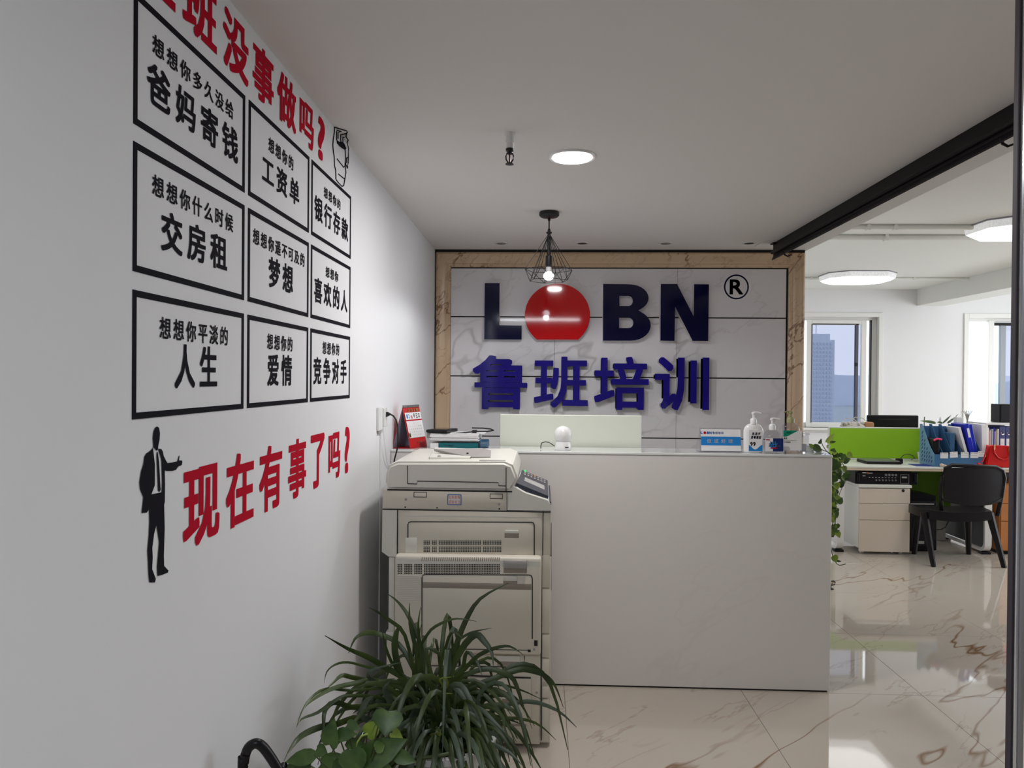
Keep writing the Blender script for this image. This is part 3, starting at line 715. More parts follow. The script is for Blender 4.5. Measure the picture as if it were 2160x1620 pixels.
for vn in vines:
    B().tube([at(*s45(*p), y=vy+(0.04 if p[0] < 330 and p[1] < 260 else 0)) for p in vn], 0.0022, 5).build('vine', m_stem, t, smooth=True)
lv = [(290, 150, 360, 65, 26, 1), (215, 160, 240, 115, 18, 0), (160, 190, 255, 235, 40, 0), (150, 200, 120, 160, 26, 1), (140, 215, 120, 180, 22, 1), (320, 150, 380, 140, 14, 0), (285, 190, 330, 180, 20, 1),
      (345, 235, 360, 205, 30, 0), (480, 260, 540, 290, 34, 1), (350, 290, 400, 250, 40, 0), (440, 320, 515, 305, 40, 0), (420, 310, 450, 345, 26, 1), (345, 340, 335, 300, 34, 0), (395, 330, 340, 420, 46, 0),
      (430, 390, 470, 440, 34, 1), (360, 420, 415, 500, 56, 0), (350, 480, 395, 520, 40, 0), (460, 440, 500, 490, 44, 0), (430, 470, 480, 510, 30, 1), (400, 560, 460, 520, 34, 0), (370, 540, 400, 600, 40, 1),
      (340, 590, 330, 650, 36, 1), (380, 600, 350, 660, 30, 0), (350, 640, 380, 600, 30, 1), (390, 720, 445, 670, 36, 0), (350, 700, 330, 760, 40, 1), (370, 720, 345, 700, 30, 0), (355, 760, 340, 830, 36, 1),
      (340, 840, 355, 900, 36, 1), (330, 900, 360, 860, 26, 1), (345, 930, 350, 1000, 40, 1), (335, 1020, 355, 1050, 24, 0), (350, 1225, 385, 1290, 36, 1), (385, 1275, 430, 1280, 10, 0),
      (340, 400, 350, 350, 40, 0), (335, 500, 345, 440, 40, 0), (400, 260, 430, 290, 30, 0), (350, 560, 365, 590, 30, 0)]
for _ in range(34):
    _y = rnd.uniform(230, 1000); _x = rnd.uniform(326, 385 if _y > 560 else 450); lv.append((_x, _y, _x+rnd.uniform(-30, 40), _y+rnd.uniform(20, 75), rnd.uniform(24, 38), rnd.random() < 0.45))
for (x0, y0_, x1, y1_, wd, lt) in lv:
    yy = vy+rnd.uniform(-0.05, 0.05)+(0.03 if x0 < 330 and y0_ < 260 else 0)
    a = at(*s45(x0, y0_), y=yy); e = at(*s45(x1, y1_), y=yy+rnd.uniform(-0.02, 0.02))
    if x0 > 325 and y0_ > 260: a.x = max(a.x, CX1+0.004); e.x = max(e.x, CX1+0.004)
    if a.z < CTZ+0.01 and a.x < CX1: a.z = CTZ+0.01
    b = B(); leaf_mesh(b, a, e, wd/4.5/FPX*vy*1.9, (rnd.uniform(-0.3, 0.3), -1, rnd.uniform(-0.2, 0.5)))
    b.build('leaf', m_pothl if lt else m_poth, t, smooth='all')

# ------------------------------------------------------------------ copier
KY = 3.07; KB = 3.685
s5 = lambda x, y: (780+x/4.05, 840+y/4.05)
s6 = lambda x, y: (780+x/3.681, 1160+y/3.681)
def K5(x, y, yy=KY): a = at(*s5(x, y), y=yy); return a.x, a.z
def K6(x, y, yy=KY): a = at(*s6(x, y), y=yy); return a.x, a.z
cop = thing('photocopier', 'large cream office photocopier standing in front of the counter', 'photocopier', (-0.31, 3.37, 0))
def fbox(S, x0, y0, x1, y1, ya, yb, mat, name, par=cop, bev=0.004, seg=2):
    a = S(x0, (y0)); c = S(x1, y1); zc = (S(x0, y0)[1]+S(x1, y0)[1])/2; zd = (S(x0, y1)[1]+S(x1, y1)[1])/2
    return B().box(a[0], c[0], ya, yb, zd, zc, bev, seg).build(name, mat, par, smooth=True)
# feeder lid
xa, xb = K5(135, 600)[0], K5(1272, 600)[0]; zl0, zl1 = K5(600, 787)[1], K5(600, 555)[1]
lid = [(xa+0.012, zl0), (xa, zl0+0.03), (xa+0.002, zl1-0.05), (xa+0.012, zl1-0.012), (xa+0.05, zl1+0.004), (xb-0.06, zl1+0.010), (xb-0.025, zl1-0.004), (xb-0.006, zl1-0.05), (xb-0.004, zl0+0.05), (xb-0.03, zl0)]
pb = B(); pb.prism(lid, lambda u, v: Vector((u, KY-0.005, v)), lambda u, v: Vector((u, KB-0.03, v)))
es = [e for e in pb.bm.edges if abs(e.verts[0].co.y-e.verts[1].co.y) < 1e-4 and e.verts[0].co.y < KY]
bmesh.ops.bevel(pb.bm, geom=es, offset=0.012, segments=3, affect='EDGES')
lidp = pb.build('document_feeder', m_cop2, cop, smooth=True)
b = B(); e_ = KY-0.0058
def ln(b, S, pts, r=0.0016, yy=None): b.tube([Vector((S(*p)[0], yy or e_, S(*p)[1])) for p in pts], r, 5)
ln(b, K5, [(325, 575), (325, 728)]); ln(b, K5, [(325, 728), (405, 731), (407, 706), (750, 712), (1100, 720), (1102, 745), (1165, 748)], 0.002); ln(b, K5, [(1165, 590), (1165, 790)])
ln(b, K5, [(150, 781), (600, 788), (1215, 798)], 0.003, KY-0.001)
b.build('panel_seam', m_dark, lidp)
za = zl1+0.008
trx = [at(*s5(508, 517), z=za), at(*s5(858, 519), z=za), at(*s5(886, 440), z=za+0.012), at(*s5(556, 432), z=za+0.012)]
b = B(); b.prism([(0, 0), (1, 0), (1, 1), (0, 1)], lambda u, v: (trx[0].lerp(trx[1], u)).lerp(trx[3].lerp(trx[2], u), v)+Vector((0, 0, 0.006)), lambda u, v: (trx[0].lerp(trx[1], u)).lerp(trx[3].lerp(trx[2], u), v)-Vector((0, 0, 0.008)))
tray = b.build('paper_tray', m_cop2, lidp)
b = B(); b.tube([trx[0]+Vector((0, 0, 0.003)), trx[3]+Vector((0, 0, 0.003))], 0.002, 5); b.tube([trx[1]+Vector((0, 0, 0.003)), trx[2]+Vector((0, 0, 0.003))], 0.002, 5)
c_ = trx[0].lerp(trx[2], 0.3)+Vector((0, 0, 0.007)); 
b.build('panel_seam', m_dark, lidp)
tw_ = [at(*s5(550, 432), z=za+0.03), at(*s5(860, 500), z=za+0.005), at(*s5(1030, 500), z=za+0.005), at(*s5(1036, 445), z=za+0.03), at(*s5(960, 425), z=za+0.035)]
b = B(); b.prism([(i, 0) for i in range(5)], lambda i, v: tw_[i]+Vector((0, -0.004, 0)), lambda i, v: tw_[i]-Vector((0, -0.004, 0.012))); b.build('output_tray', m_copg, lidp)
mk = at(*s5(835, 465), z=za+0.02); B().box(mk.x-0.005, mk.x+0.005, mk.y-0.003, mk.y+0.003, mk.z-0.004, mk.z, 0.001).build('tray_slot', m_dark, lidp)
vt = at(*s5(1048, 528), z=zl1+0.012); B().box(vt.x-0.055, vt.x+0.055, vt.y-0.01, vt.y+0.01, vt.z-0.004, vt.z, 0.001).build('finger_slot', m_copg, lidp)
b = B(); b.lathe([(0.010, 0), (0.006, 0.007), (0, 0.009)], trx[0].lerp(trx[1], 0.25).lerp(trx[3], 0.06)+Vector((0, 0, 0.005)), 14); b.build('guide_knob', m_copg, lidp, smooth=True)
# scanner base
sb = fbox(K5, 108, 790, 1172, 955, KY, KB, m_cop, 'scanner_unit')
fbox(K5, 150, 778, 1215, 800, KY+0.02, KB-0.03, m_dark, 'hinge_gap', sb, 0)
for (x0, y0_, x1, y1_) in ((375, 800, 487, 847), (1025, 815, 1136, 860)):
    A_, C_ = K5(x0, y0_), K5(x1, y1_); b = B(); frame_rect(b, A_[0], C_[0], C_[1], A_[1], 0.0024, KY-0.0012, KY, 0); b.build('outlined_plate', m_dark, sb)
b = B()
for (x_, y_, r_) in ((303, 930, 0.0035), (575, 935, 0.003), (1107, 945, 0.0035)):
    p_ = K5(x_, y_); b.lathe([(r_, 0), (r_, 0.001)], (p_[0], KY-0.001, p_[1]), 12, 'y')
b.build('screw_hole', m_dark, sb)
for (x_, y_) in ((307, 865), (1104, 905)):
    p_ = K5(x_, y_); B().lathe([(0.0065, 0.002), (0.006, 0), (0.0025, -0.001)], (p_[0], KY, p_[1]), 14, 'y').build('screw', m_copg, sb, smooth=True)
A_, C_ = K5(665, 820), K5(782, 912)
st = B().box(A_[0], C_[0], KY-0.002, KY, C_[1], A_[1], 0.003).build('asset_sticker', m_lab, sb)
B().box(A_[0]+0.0025, C_[0]-0.0025, KY-0.0026, KY-0.001, C_[1]+0.0025, A_[1]-0.0025, 0.002).build('sticker_paper', m_paper, st)
fS = lambda u, v, w=0: Vector((u, KY-0.0031, v))
hh = A_[1]-C_[1]
m_orange = pm('orange_print', (0.62, 0.13, 0.05), 0.5)
b = B(); put_text(b, '如有故障', A_[0]+0.004, C_[0]-0.005, C_[1]+hh*0.56, A_[1]-0.004, fS, 0); put_text(b, '请拨电话', A_[0]+0.004, C_[0]-0.004, C_[1]+0.004, C_[1]+hh*0.46, fS, 0); b.build('lettering', m_orange, st)
b = B(); ln(b, K5, [(108, 947), (600, 957), (1172, 966), (1545, 972)], 0.0026, KY-0.0005); ln(b, K5, [(1172, 800), (1172, 962)], 0.0012, KY-0.0005); ln(b, K5, [(236, 955), (236, 1352)], 0.0018, KY+0.001); ln(b, K5, [(1480, 975), (1476, 1345)], 0.0014, KY+0.001); ln(b, K5, [(238, 1345), (800, 1352), (1465, 1362)], 0.002, KY); b.build('panel_seam', m_dark, sb)
# control wedge
wl = K5(1174, 795); wm = K5(1545, 882); wd_ = K5(1550, 962)
prf = [(wl[0], wd_[1]), (wl[0], wl[1]+0.006), (K5(1225, 770)[0], wl[1]+0.022), (K5(1330, 815)[0], K5(1330, 812)[1]), (wm[0]-0.012, wm[1]+0.004), (wm[0], wm[1]-0.012), (wd_[0], wd_[1])]
pb = B(); pb.prism(prf, lambda u, v: Vector((u, KY, v)), lambda u, v: Vector((u, KY+0.52, v)))
ctl = pb.build('control_housing', m_cop2, cop, smooth=True)
sl0 = Vector((K5(1235, 770)[0], 0, wl[1]+0.022)); sl1 = Vector((wm[0]-0.010, 0, wm[1]+0.006))
def slope(u, v, h=0.0): # u along the slope, v in depth
    p_ = sl0.lerp(sl1, u); return Vector((p_.x+h*0.25, KY+0.04+v*0.48, p_.z+0.004+h))
b = B(); b.prism([(0.05, 0), (1.0, 0), (1.0, 1), (0.12, 1)], lambda u, v: slope(u, v, 0.006), lambda u, v: slope(u, v, -0.012)); cp = b.build('control_panel', m_panelk, ctl)
b = B(); b.prism([(0.25, 0.30), (0.88, 0.26), (0.88, 0.52), (0.25, 0.55)], lambda u, v: slope(u, v, 0.0075), lambda u, v: slope(u, v, 0.004)); b.build('display', m_lcd, cp)
b = B()
for i in range(7):
    for j in range(2):
        u_, v_ = 0.2+i*0.11, 0.70+j*0.14; b.prism([(u_, v_), (u_+0.06, v_), (u_+0.06, v_+0.07), (u_, v_+0.07)], lambda u, v: slope(u, v, 0.009), lambda u, v: slope(u, v, 0.005))
b.build('button', m_copg, cp)
g_ = slope(0.22, 0.95, 0.010); B().sphere(g_, 0.005, 10).build('green_indicator', pm('green_led', (0.0, 0.6, 0.1), 0.4, emit=(0, 1, 0.2), es=0.6), cp)
g_ = slope(0.55, 0.88, 0.010); B().sphere(g_, 0.005, 10).build('orange_indicator', pm('orange_led', (0.8, 0.3, 0.02), 0.4), cp)
B().box(wm[0]-0.006, wm[0]+0.003, KY+0.02, KY+0.5, wd_[1]+0.02, wm[1]-0.004, 0.002).build('panel_edge', m_panelk, ctl)
# upper body
ub = fbox(K5, 110, 962, 1545, 1345, KY+0.012, KB, m_cop, 'body_upper')
fbox(K5, 110, 950, 1543, 966, KY+0.010, KB-0.02, m_dark, 'shadow_gap', ub, 0)
lc = K5(108, 952); lcb = K5(235, 1355)
b = B(); b.prism([(lc[0], lc[1]-0.001), (K5(233, 952)[0], lc[1]-0.001), (lcb[0]-0.003, lcb[1]), (K5(160, 1350)[0], lcb[1]), (K5(103, 1312)[0], K5(103, 1312)[1])], lambda u, v: Vector((u, KY, v)), lambda u, v: Vector((u, KB-0.01, v))); b.build('corner_column', m_cop2, ub)
dp = fbox(K5, 238, 958, 1478, 1352, KY+0.002, KY+0.02, m_cop, 'side_panel', ub)
fbox(K5, 300, 1008, 1448, 1018, KY-0.001, KY+0.006, m_cop2, 'embossed_rib', dp, 0.002)
def door_outline(S, x0, y0, x1, y1, par, yy, r=22, lw=0.0022, name='door_seam'):
    b = B(); pts = [(x0, y1), (x0, y0+r), (x0+r*0.3, y0+r*0.3), (x0+r, y0), ((x0+x1)/2, (y0+y0)/2+2), (x1-r, y0+4), (x1-r*0.3, y0+4+r*0.3), (x1, y0+r+6), (x1, y1)]
    b.tube([Vector((S(*p)[0], yy, S(*p)[1])) for p in pts], lw, 5); b.build(name, m_dark, par)
dr = fbox(K5, 328, 1056, 1403, 1345, KY-0.001, KY+0.006, m_cop, 'jam_access_door', ub, 0.003)
door_outline(K5, 326, 1055, 1405, 1352, dr, KY-0.001)
fbox(K5, 303, 1190, 405, 1325, KY-0.004, KY+0.004, m_cop2, 'rounded_boss', dr, 0.004)
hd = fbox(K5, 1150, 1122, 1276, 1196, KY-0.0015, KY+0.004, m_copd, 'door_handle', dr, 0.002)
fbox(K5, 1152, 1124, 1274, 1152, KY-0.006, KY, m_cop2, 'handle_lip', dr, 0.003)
def grid(S, x0, y0, x1, y1, nx, ny, yy, par, skipx=(), skipy=()):
    b = B()
    for i in range(nx):
        if i in skipx: continue
        for j in range(ny):
            if j in skipy: continue
            u0 = x0+(x1-x0)*i/nx; v0 = y0+(y1-y0)*j/ny; wq = (x1-x0)/nx*0.70; hq = (y1-y0)/ny*0.70
            c4 = [S(u0, v0), S(u0+wq, v0), S(u0+wq, v0+hq), S(u0, v0+hq)]
            b.poly([Vector((p[0], yy, p[1])) for p in c4])
    b.build('vent_hole', m_dark, par, kind='stuff')
grid(K5, 460, 1215, 1128, 1318, 46, 8, KY-0.0016, dr, (4, 8, 34), (3,))
# right column
rc = fbox(K5, 1482, 968, 1546, 1345, KY+0.004, KB, m_cop, 'front_column', ub)
# lower protruding cover
LZ = KY-0.045
cv = B()
A_ = K6(192, 45, LZ); C_ = K6(1335, 58, LZ); D_ = K6(1315, 822, LZ); E_ = K6(192, 650, LZ)
cv.box(A_[0], C_[0], LZ, KY+0.02, D_[1], (A_[1]+C_[1])/2, 0.012, 3)
cvr = cv.build('duplex_cover', m_cop, cop, smooth=True)
b = B(); b.prism([(0, 0), (1, 0), (1, 1), (0, 1)], lambda u, v: Vector((A_[0]+0.006+(C_[0]-A_[0]-0.012)*u, LZ-0.001+0.0*v, (A_[1]+C_[1])/2-0.014-0.022*v)), lambda u, v: Vector((A_[0]+0.006+(C_[0]-A_[0]-0.012)*u, LZ+0.004, (A_[1]+C_[1])/2-0.014-0.022*v))); b.build('light_rim', m_cop2, cvr)
def K6L(x, y): return K6(x, y, LZ)
grid(K6L, 217, 110, 1013, 190, 62, 6, LZ-0.0012, cvr, (3, 9, 15), ())
b = B()
for i in range(38):
    x_ = 405+i*16.2; c4 = [K6L(x_, 56), K6L(x_+6, 56), K6L(x_+2, 88), K6L(x_-4, 88)]
    b.poly([Vector((p[0], LZ-0.0016, p[1])) for p in c4])
b.build('rib_line', m_copd, cvr, kind='stuff')
b = B()
for i in range(15):
    p0, p1 = K6L(218, 200+i*14), K6L(388, 202+i*14.2); b.box(p0[0], p1[0], LZ-0.002, LZ+0.002, p0[1]-0.0010, p0[1]+0.0010)
b.build('louvre', m_cop2, cvr, kind='stuff')
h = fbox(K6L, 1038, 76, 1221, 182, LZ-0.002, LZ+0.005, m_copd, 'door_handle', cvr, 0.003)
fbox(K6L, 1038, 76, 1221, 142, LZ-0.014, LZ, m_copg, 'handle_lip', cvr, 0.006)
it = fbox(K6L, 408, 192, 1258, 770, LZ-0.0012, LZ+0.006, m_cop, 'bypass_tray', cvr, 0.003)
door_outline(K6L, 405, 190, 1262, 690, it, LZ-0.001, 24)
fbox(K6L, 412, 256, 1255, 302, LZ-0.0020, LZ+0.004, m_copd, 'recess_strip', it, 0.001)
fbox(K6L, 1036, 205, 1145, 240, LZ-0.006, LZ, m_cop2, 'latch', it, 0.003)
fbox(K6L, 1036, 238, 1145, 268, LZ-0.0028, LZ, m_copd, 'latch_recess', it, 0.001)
b = B(); b.tube([Vector((K6L(455, 768)[0], LZ-0.001, K6L(455, 765)[1])), Vector((K6L(1235, 775)[0], LZ-0.001, K6L(1235, 778)[1]))], 0.0016, 5); b.build('panel_seam', m_dark, it)
b = B(); p_ = K6L(1290, 700); b.box(p_[0]-0.007, p_[0]+0.007, LZ-0.002, LZ+0.001, K6L(0, 715)[1], K6L(0, 672)[1]); p_ = K6L(1238, 782); b.box(p_[0]-0.006, p_[0]+0.006, LZ-0.003, LZ+0.001, p_[1]-0.005, p_[1]+0.005); b.build('hinge', m_dark, cvr)
# lower body
lbk = fbox(K6, 145, 50, 1398, 1500, KY+0.02, KB, m_cop, 'body_lower')
fbox(K6, 146, 58, 188, 640, KY+0.004, KY+0.04, m_cop2, 'corner_column', lbk)
fbox(K6, 124, 635, 186, 690, KY-0.004, KY+0.04, m_cop2, 'corner_foot', lbk)
fbox(K6, 128, 700, 1320, 1498, KY+0.004, KY+0.03, m_cop, 'drawer_side_panel', lbk)
for k_, (y0_, y1_) in enumerate(((0, 298), (305, 655), (660, 842), (848, 1035), (1062, 1158), (1165, 1498))):
    fbox(K6, 1336, y0_, 1400-k_*3, y1_, KY+0.006, KY+0.10, m_cop, 'drawer_front_edge', lbk, 0.005)
b = B(); b.tube([Vector((K6(1332, y_)[0], KY+0.003, K6(1332, y_)[1])) for y_ in (60, 600, 1060, 1480)], 0.002, 5)
b.tube([Vector((K6(1405, y_)[0], KY+0.03, K6(1405, y_)[1])) for y_ in (-200, 0, 150, 330)], 0.004, 5)
b.tube([Vector((K6(x_, y_)[0], KY+0.002, K6(x_, y_)[1])) for x_, y_ in ((400, 900), (980, 908), (1200, 915), (1200, 825))], 0.0018, 5)
b.tube([Vector((K6(x_, y_)[0], KY+0.002, K6(x_, y_)[1])) for x_, y_ in ((600, 968), (900, 982), (1250, 995))], 0.003, 5)
b.build('panel_seam', m_dark, lbk)
pp = fbox(K6, 640, 992, 1252, 1345, KY-0.004, KY+0.006, m_cop, 'lower_jam_door', lbk, 0.004)
for (x0, y0_, x1, y1_, par_) in ((985, 822, 1165, 902, lbk), (1020, 1098, 1163, 1200, pp)):
    yy_ = KY+0.001 if par_ is lbk else KY-0.0045
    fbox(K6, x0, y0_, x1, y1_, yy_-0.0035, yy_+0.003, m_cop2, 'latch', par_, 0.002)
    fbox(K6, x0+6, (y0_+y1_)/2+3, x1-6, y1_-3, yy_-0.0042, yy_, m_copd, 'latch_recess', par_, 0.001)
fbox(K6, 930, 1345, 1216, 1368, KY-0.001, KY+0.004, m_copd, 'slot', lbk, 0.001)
for (x_, y_) in ((1296, 1112), (1188, 1484), (262, 712), (1277, 742)):
    p_ = K6(x_, y_); yy_ = KY+0.004 if y_ > 800 else LZ
    B().lathe([(0.0055, 0.001), (0.005, -0.001), (0.002, -0.002)], (p_[0], yy_-0.001, p_[1]), 12, 'y').build('screw', m_copg, lbk)
zb_ = K6(1180, 1500)[1]
for (x_, y_) in ((-0.56, KY+0.07), (-0.04, KY+0.07), (-0.56, KB-0.09), (-0.04, KB-0.09)):
    B().box(x_-0.028, x_+0.028, y_-0.02, y_+0.02, 0.018, zb_+0.002, 0.004).lathe([(0.02, -0.014), (0.02, 0.014)], (x_, y_, 0.02), 16, 'x').build('caster', m_blackp, cop)
# warm lower side slab so the body reaches to the casters
B().box(-0.60, 0.0, KY+0.05, KB-0.06, zb_-0.006, zb_+0.002).build('base_plate', m_copg, cop)

# socket, plug and cable on the left wall
t = thing('wall_socket', 'white double socket plate on the left wall with a black plug', 'socket', (WX, 3.45, 1.30))
B().box(WX, WX+0.012, 3.385, 3.46, 1.300, 1.410, 0.003).build('socket_plate', m_white, t)
B().box(WX, WX+0.022, 3.462, 3.52, 1.315, 1.405, 0.003).build('switch_box', m_white, t)
B().box(WX, WX+0.010, 3.39, 3.45, 1.286, 1.299, 0.003).build('socket_foot', m_copg, t)
def s12(x, y): return (780+x/12, 840+y/12)
pz = at(*s12(300, 420), x=WX+0.02); 
t = thing('power_cable', 'black plug and power cord running down from the wall socket', 'cable', (WX+0.03, 3.48, 1.1))
pl = [at(*s12(280, 418), x=WX+0.023), at(*s12(400, 415), y=3.50), at(*s12(470, 405), y=3.50), at(*s12(530, 410), y=3.51)]
b = B(); y_ = 3.50
b.prism([at_xz for at_xz in [(at(*s12(x, y), y=y_).x, at(*s12(x, y), y=y_).z) for x, y in ((290, 350), (450, 348), (530, 395), (530, 425), (400, 485), (295, 488))]], lambda u, v: Vector((u, y_-0.012, v)), lambda u, v: Vector((u, y_+0.012, v)))
b.build('plug', m_rubber, t)
B().tube([at(*s12(x, y), y=yy) for x, y, yy in ((525, 408, 3.50), (600, 450, 3.50), (660, 540, 3.51), (690, 640, 3.52), (705, 750, 3.53), (710, 950, 3.55), (705, 1150, 3.58), (690, 1300, 3.60), (660, 1420, 3.62), (625, 1545, 3.64), (610, 1700, 3.68), (605, 2100, 3.695))], 0.0038, 8).build('cord', m_rubber, t, smooth=True)
tag(B().box(WX, WX+0.006, 3.452, 3.462, 0.2, 1.286, 0.001).build('cable_trunking', m_white), 'thin white cable trunking running down the left wall below the socket', 'trunking')

# ------------------------------------------------------------------ wall stickers on the left wall
def LW(u, v, w=0): return Vector((WX+0.0012+w, u, v))
def lp(px, py): a = at(px, py, x=WX); return a.y, a.z
c1 = lambda x, y: (260+x/3.522, y/3.522)
c2 = lambda x, y: (260+x/3.522, 440+y/3.522)
c3 = lambda x, y: (260+x/3.522, 860+y/3.522)
zr = [(2.020, 2.2675), (1.745, 1.9875), (1.467, 1.7105)]
cy_ = [(lp(278.3, 800)[0], lp(513.5, 700)[0]), (lp(521.5, 700)[0], lp(649.5, 700)[0]), (lp(654.5, 700)[0], lp(738.0, 700)[0])]
stick = [
 (0, 0, '想想你多久没给', c1(215, 240), c1(815, 895), '爸妈寄钱', c1(175, 432), c1(848, 1225), 'top-left'),
 (0, 1, '想想你的', c1(1078, 1010), c1(1262, 1275), '工资单', c1(1030, 1135), c1(1305, 1540), 'top-middle'),
 (0, 2, '想想你的', c1(1490, 1380), c1(1612, 1565), '银行存款', c1(1420, 1440), c2(1667, 250), 'top-right'),
 (1, 0, '想想你什么时候', c1(213, 1285), c2(812, 180), '交房租', c1(278, 1550), c2(768, 472), 'middle-left'),
 (1, 1, '想想你遥不可及的', c2(963, 140), c2(1345, 438), '梦想', c2(1080, 350), c2(1258, 640), 'central'),
 (1, 2, '想想你', c2(1503, 425), c2(1595, 550), '喜欢的人', c2(1418, 505), c2(1662, 775), 'middle-right'),
 (2, 0, '想想你平淡的', c2(268, 800), c2(775, 1020), '人生', c2(380, 1000), c2(695, 1330), 'bottom-left'),
 (2, 1, '想想你的', c2(1068, 925), c2(1255, 1065), '爱情', c2(1070, 1075), c2(1250, 1315), 'bottom-middle'),
 (2, 2, '想想你的', c2(1480, 985), c2(1603, 1095), '竞争对手', c2(1412, 1100), c2(1657, 1300), 'bottom-right')]
says = ['seven over four', 'four over three', 'four over four', 'seven over three', 'eight over two', 'three over four', 'six over two', 'four over two', 'four over four']
for (r, c, s1_, a_, b_, s2_, d_, e_, pos), sy in zip(stick, says):
    y0_, y1_ = cy_[c]; z0_, z1_ = zr[r]; bw = 0.0125
    t = thing('framed_sticker', 'black-framed wall sticker, %s of the nine, with %s characters' % (pos, sy), 'wall sticker', (WX, (y0_+y1_)/2, z0_), 'framed stickers on the left wall')
    b = B(); x0, x1 = WX, WX+0.0015
    b.box(x0, x1, y0_, y1_, z0_, z0_+bw); b.box(x0, x1, y0_, y1_, z1_-bw, z1_); b.box(x0, x1, y0_, y0_+bw, z0_+bw, z1_-bw); b.box(x0, x1, y1_-bw, y1_, z0_+bw, z1_-bw)
    b.build('frame_border', m_black, t)
    for s_, p0, p1, bo, fi in ((s1_, a_, b_, 0.014, 0.80), (s2_, d_, e_, 0.021, 0.80)):
        A0, A1 = lp(*p0), lp(*p1); n = len(s_); pitch = (A1[0]-A0[0])/(n-(1-fi)); gw = pitch*fi
        if s_ in ('人生', '爱情', '梦想', '竞争对手', '喜欢的人', '银行存款', '爸妈寄钱'): pass
        for i, ch in enumerate(s_):
            b = B(); u_ = A0[0]+pitch*i; put_text(b, ch, u_, u_+gw, A1[1], A0[1], LW, bo); b.build('character', m_black, t)
# red slogans
def slogan(label, chars, S, zt_, zb_):
    ys = [lp(*S(x0, 300))[0] for _, x0, x1 in chars]
    t = thing('red_slogan', label, 'wall sticker', (WX, ys[0], zb_))
    for ch, x0, x1 in chars:
        u0, u1 = lp(*S(x0, 300))[0], lp(*S(x1, 300))[0]
        b = B(); put_text(b, ch, u0, u1, zb_, zt_, LW, 0.025, fit=(ch in '?了')); b.build('character', m_red, t)
zT, zB = lp(*c1(1312, 690))[1], lp(*c1(1412, 1137))[1]
slogan('red Chinese slogan running along the top of the left wall', [('上', 50, 385), ('班', 440, 692), ('没', 740, 928), ('事', 960, 1118), ('做', 1148, 1283), ('吗', 1308, 1420), ('?', 1450, 1500)], c1, zT, zB)
zT, zB = lp(*c3(1520, 175))[1], lp(*c3(1605, 512))[1]
slogan('red Chinese slogan beside the man silhouette, below the framed stickers', [('现', 443, 716), ('在', 763, 972), ('有', 1010, 1182), ('事', 1224, 1358), ('了', 1392, 1493), ('吗', 1520, 1612), ('?', 1645, 1680)], c3, zT, zB)
# man silhouette
c8 = lambda x, y: (280+x/9, 880+y/9)
U = [c8(*p) for p in ((450, 175), (490, 200), (507, 300), (500, 430), (475, 540), (470, 598), (535, 605), (560, 650), (580, 740), (620, 820), (650, 870), (740, 860), (840, 835), (866, 730), (880, 732), (868, 820), (925, 822), (935, 850), (920, 910), (850, 940), (810, 1000), (740, 1020), (640, 1020), (598, 1010), (603, 1300))]
Lw = [c3(*p) for p in ((305, 700), (300, 720), (304, 900), (298, 1100), (300, 1175), (332, 1210), (328, 1225), (290, 1240), (250, 1250), (247, 1180), (262, 1000), (242, 870), (225, 940), (212, 1040), (215, 1110), (211, 1200), (238, 1270), (232, 1298), (190, 1298), (183, 1240), (180, 1150), (175, 1060), (185, 950), (190, 850), (187, 755), (170, 780), (132, 782), (145, 665), (120, 605))]
Ul = [c8(*p) for p in ((115, 1230), (150, 1020), (190, 900), (210, 750), (245, 690), (320, 640), (370, 585), (382, 545), (370, 400), (385, 270), (415, 200))]
hole = [c8(*p) for p in ((378, 562), (445, 640), (472, 602), (520, 760), (535, 820), (548, 1250), (540, 1425), (345, 1465), (410, 1290), (412, 900), (378, 620))]
tie = [c8(*p) for p in ((447, 655), (465, 660), (490, 850), (520, 1380), (495, 1422), (470, 1390), (455, 1000), (443, 750))]
t = thing('man_silhouette', 'black silhouette sticker of a man in a suit holding out one hand', 'wall sticker', (WX, 1.43, 1.14))
vs, fs = shape(loops=[[lp(*p) for p in U+Lw+Ul], [lp(*p) for p in hole]]); B().add([LW(v.x, v.y) for v in vs], fs).build('suit_figure', m_black, t)
vs, fs = shape(loops=[[lp(*p) for p in tie]]); B().add([LW(v.x, v.y) for v in vs], fs).build('tie', m_black, t)
# fist drawing
cf = lambda x, y: (690+x/10.8, 250+y/10.8)
def fp(p):
    a = at(*cf(*p), x=WX)
    if a.z > CZ-0.002: a = at(*cf(*p), z=CZ-0.0015)
    else: a.x = WX+0.0015
    return a
strokes = [[(170, 200), (300, 240), (440, 280), (460, 310), (440, 350), (430, 420), (480, 490), (455, 560), (480, 680), (475, 890), (470, 1010), (455, 1135)],
 [(165, 205), (155, 300), (130, 480), (120, 600), (130, 730), (150, 860), (160, 1080), (185, 1180), (190, 1380), (240, 1450), (330, 1545), (370, 1530), (395, 1380), (420, 1230), (400, 1060), (412, 900), (400, 700), (370, 620)],
 [(440, 340), (310, 375), (300, 480), (310, 560)], [(320, 300), (230, 265), (205, 300), (210, 500)], [(240, 460), (240, 320), (290, 300)], [(350, 560), (350, 440), (390, 430)],
 [(220, 920), (290, 1010), (370, 1110), (400, 1080)], [(250, 1265), (380, 1370)], [(470, 890), (438, 900), (435, 1000), (410, 1030), (455, 1135)], [(220, 530), (270, 590), (330, 640), (400, 680)], [(230, 545), (300, 580), (350, 600), (395, 670)], [(260, 570), (310, 560), (350, 570), (380, 640)]]
t = thing('fist_drawing', 'small black line drawing of a raised fist at the end of the top slogan', 'wall sticker', (WX, 2.85, 2.3))
for k_, sk in enumerate(strokes):
    b = B(); b.tube([fp(p) for p in sk], 0.0022 if k_ < 9 else 0.006, 4); b.build('ink_line', m_black, t)

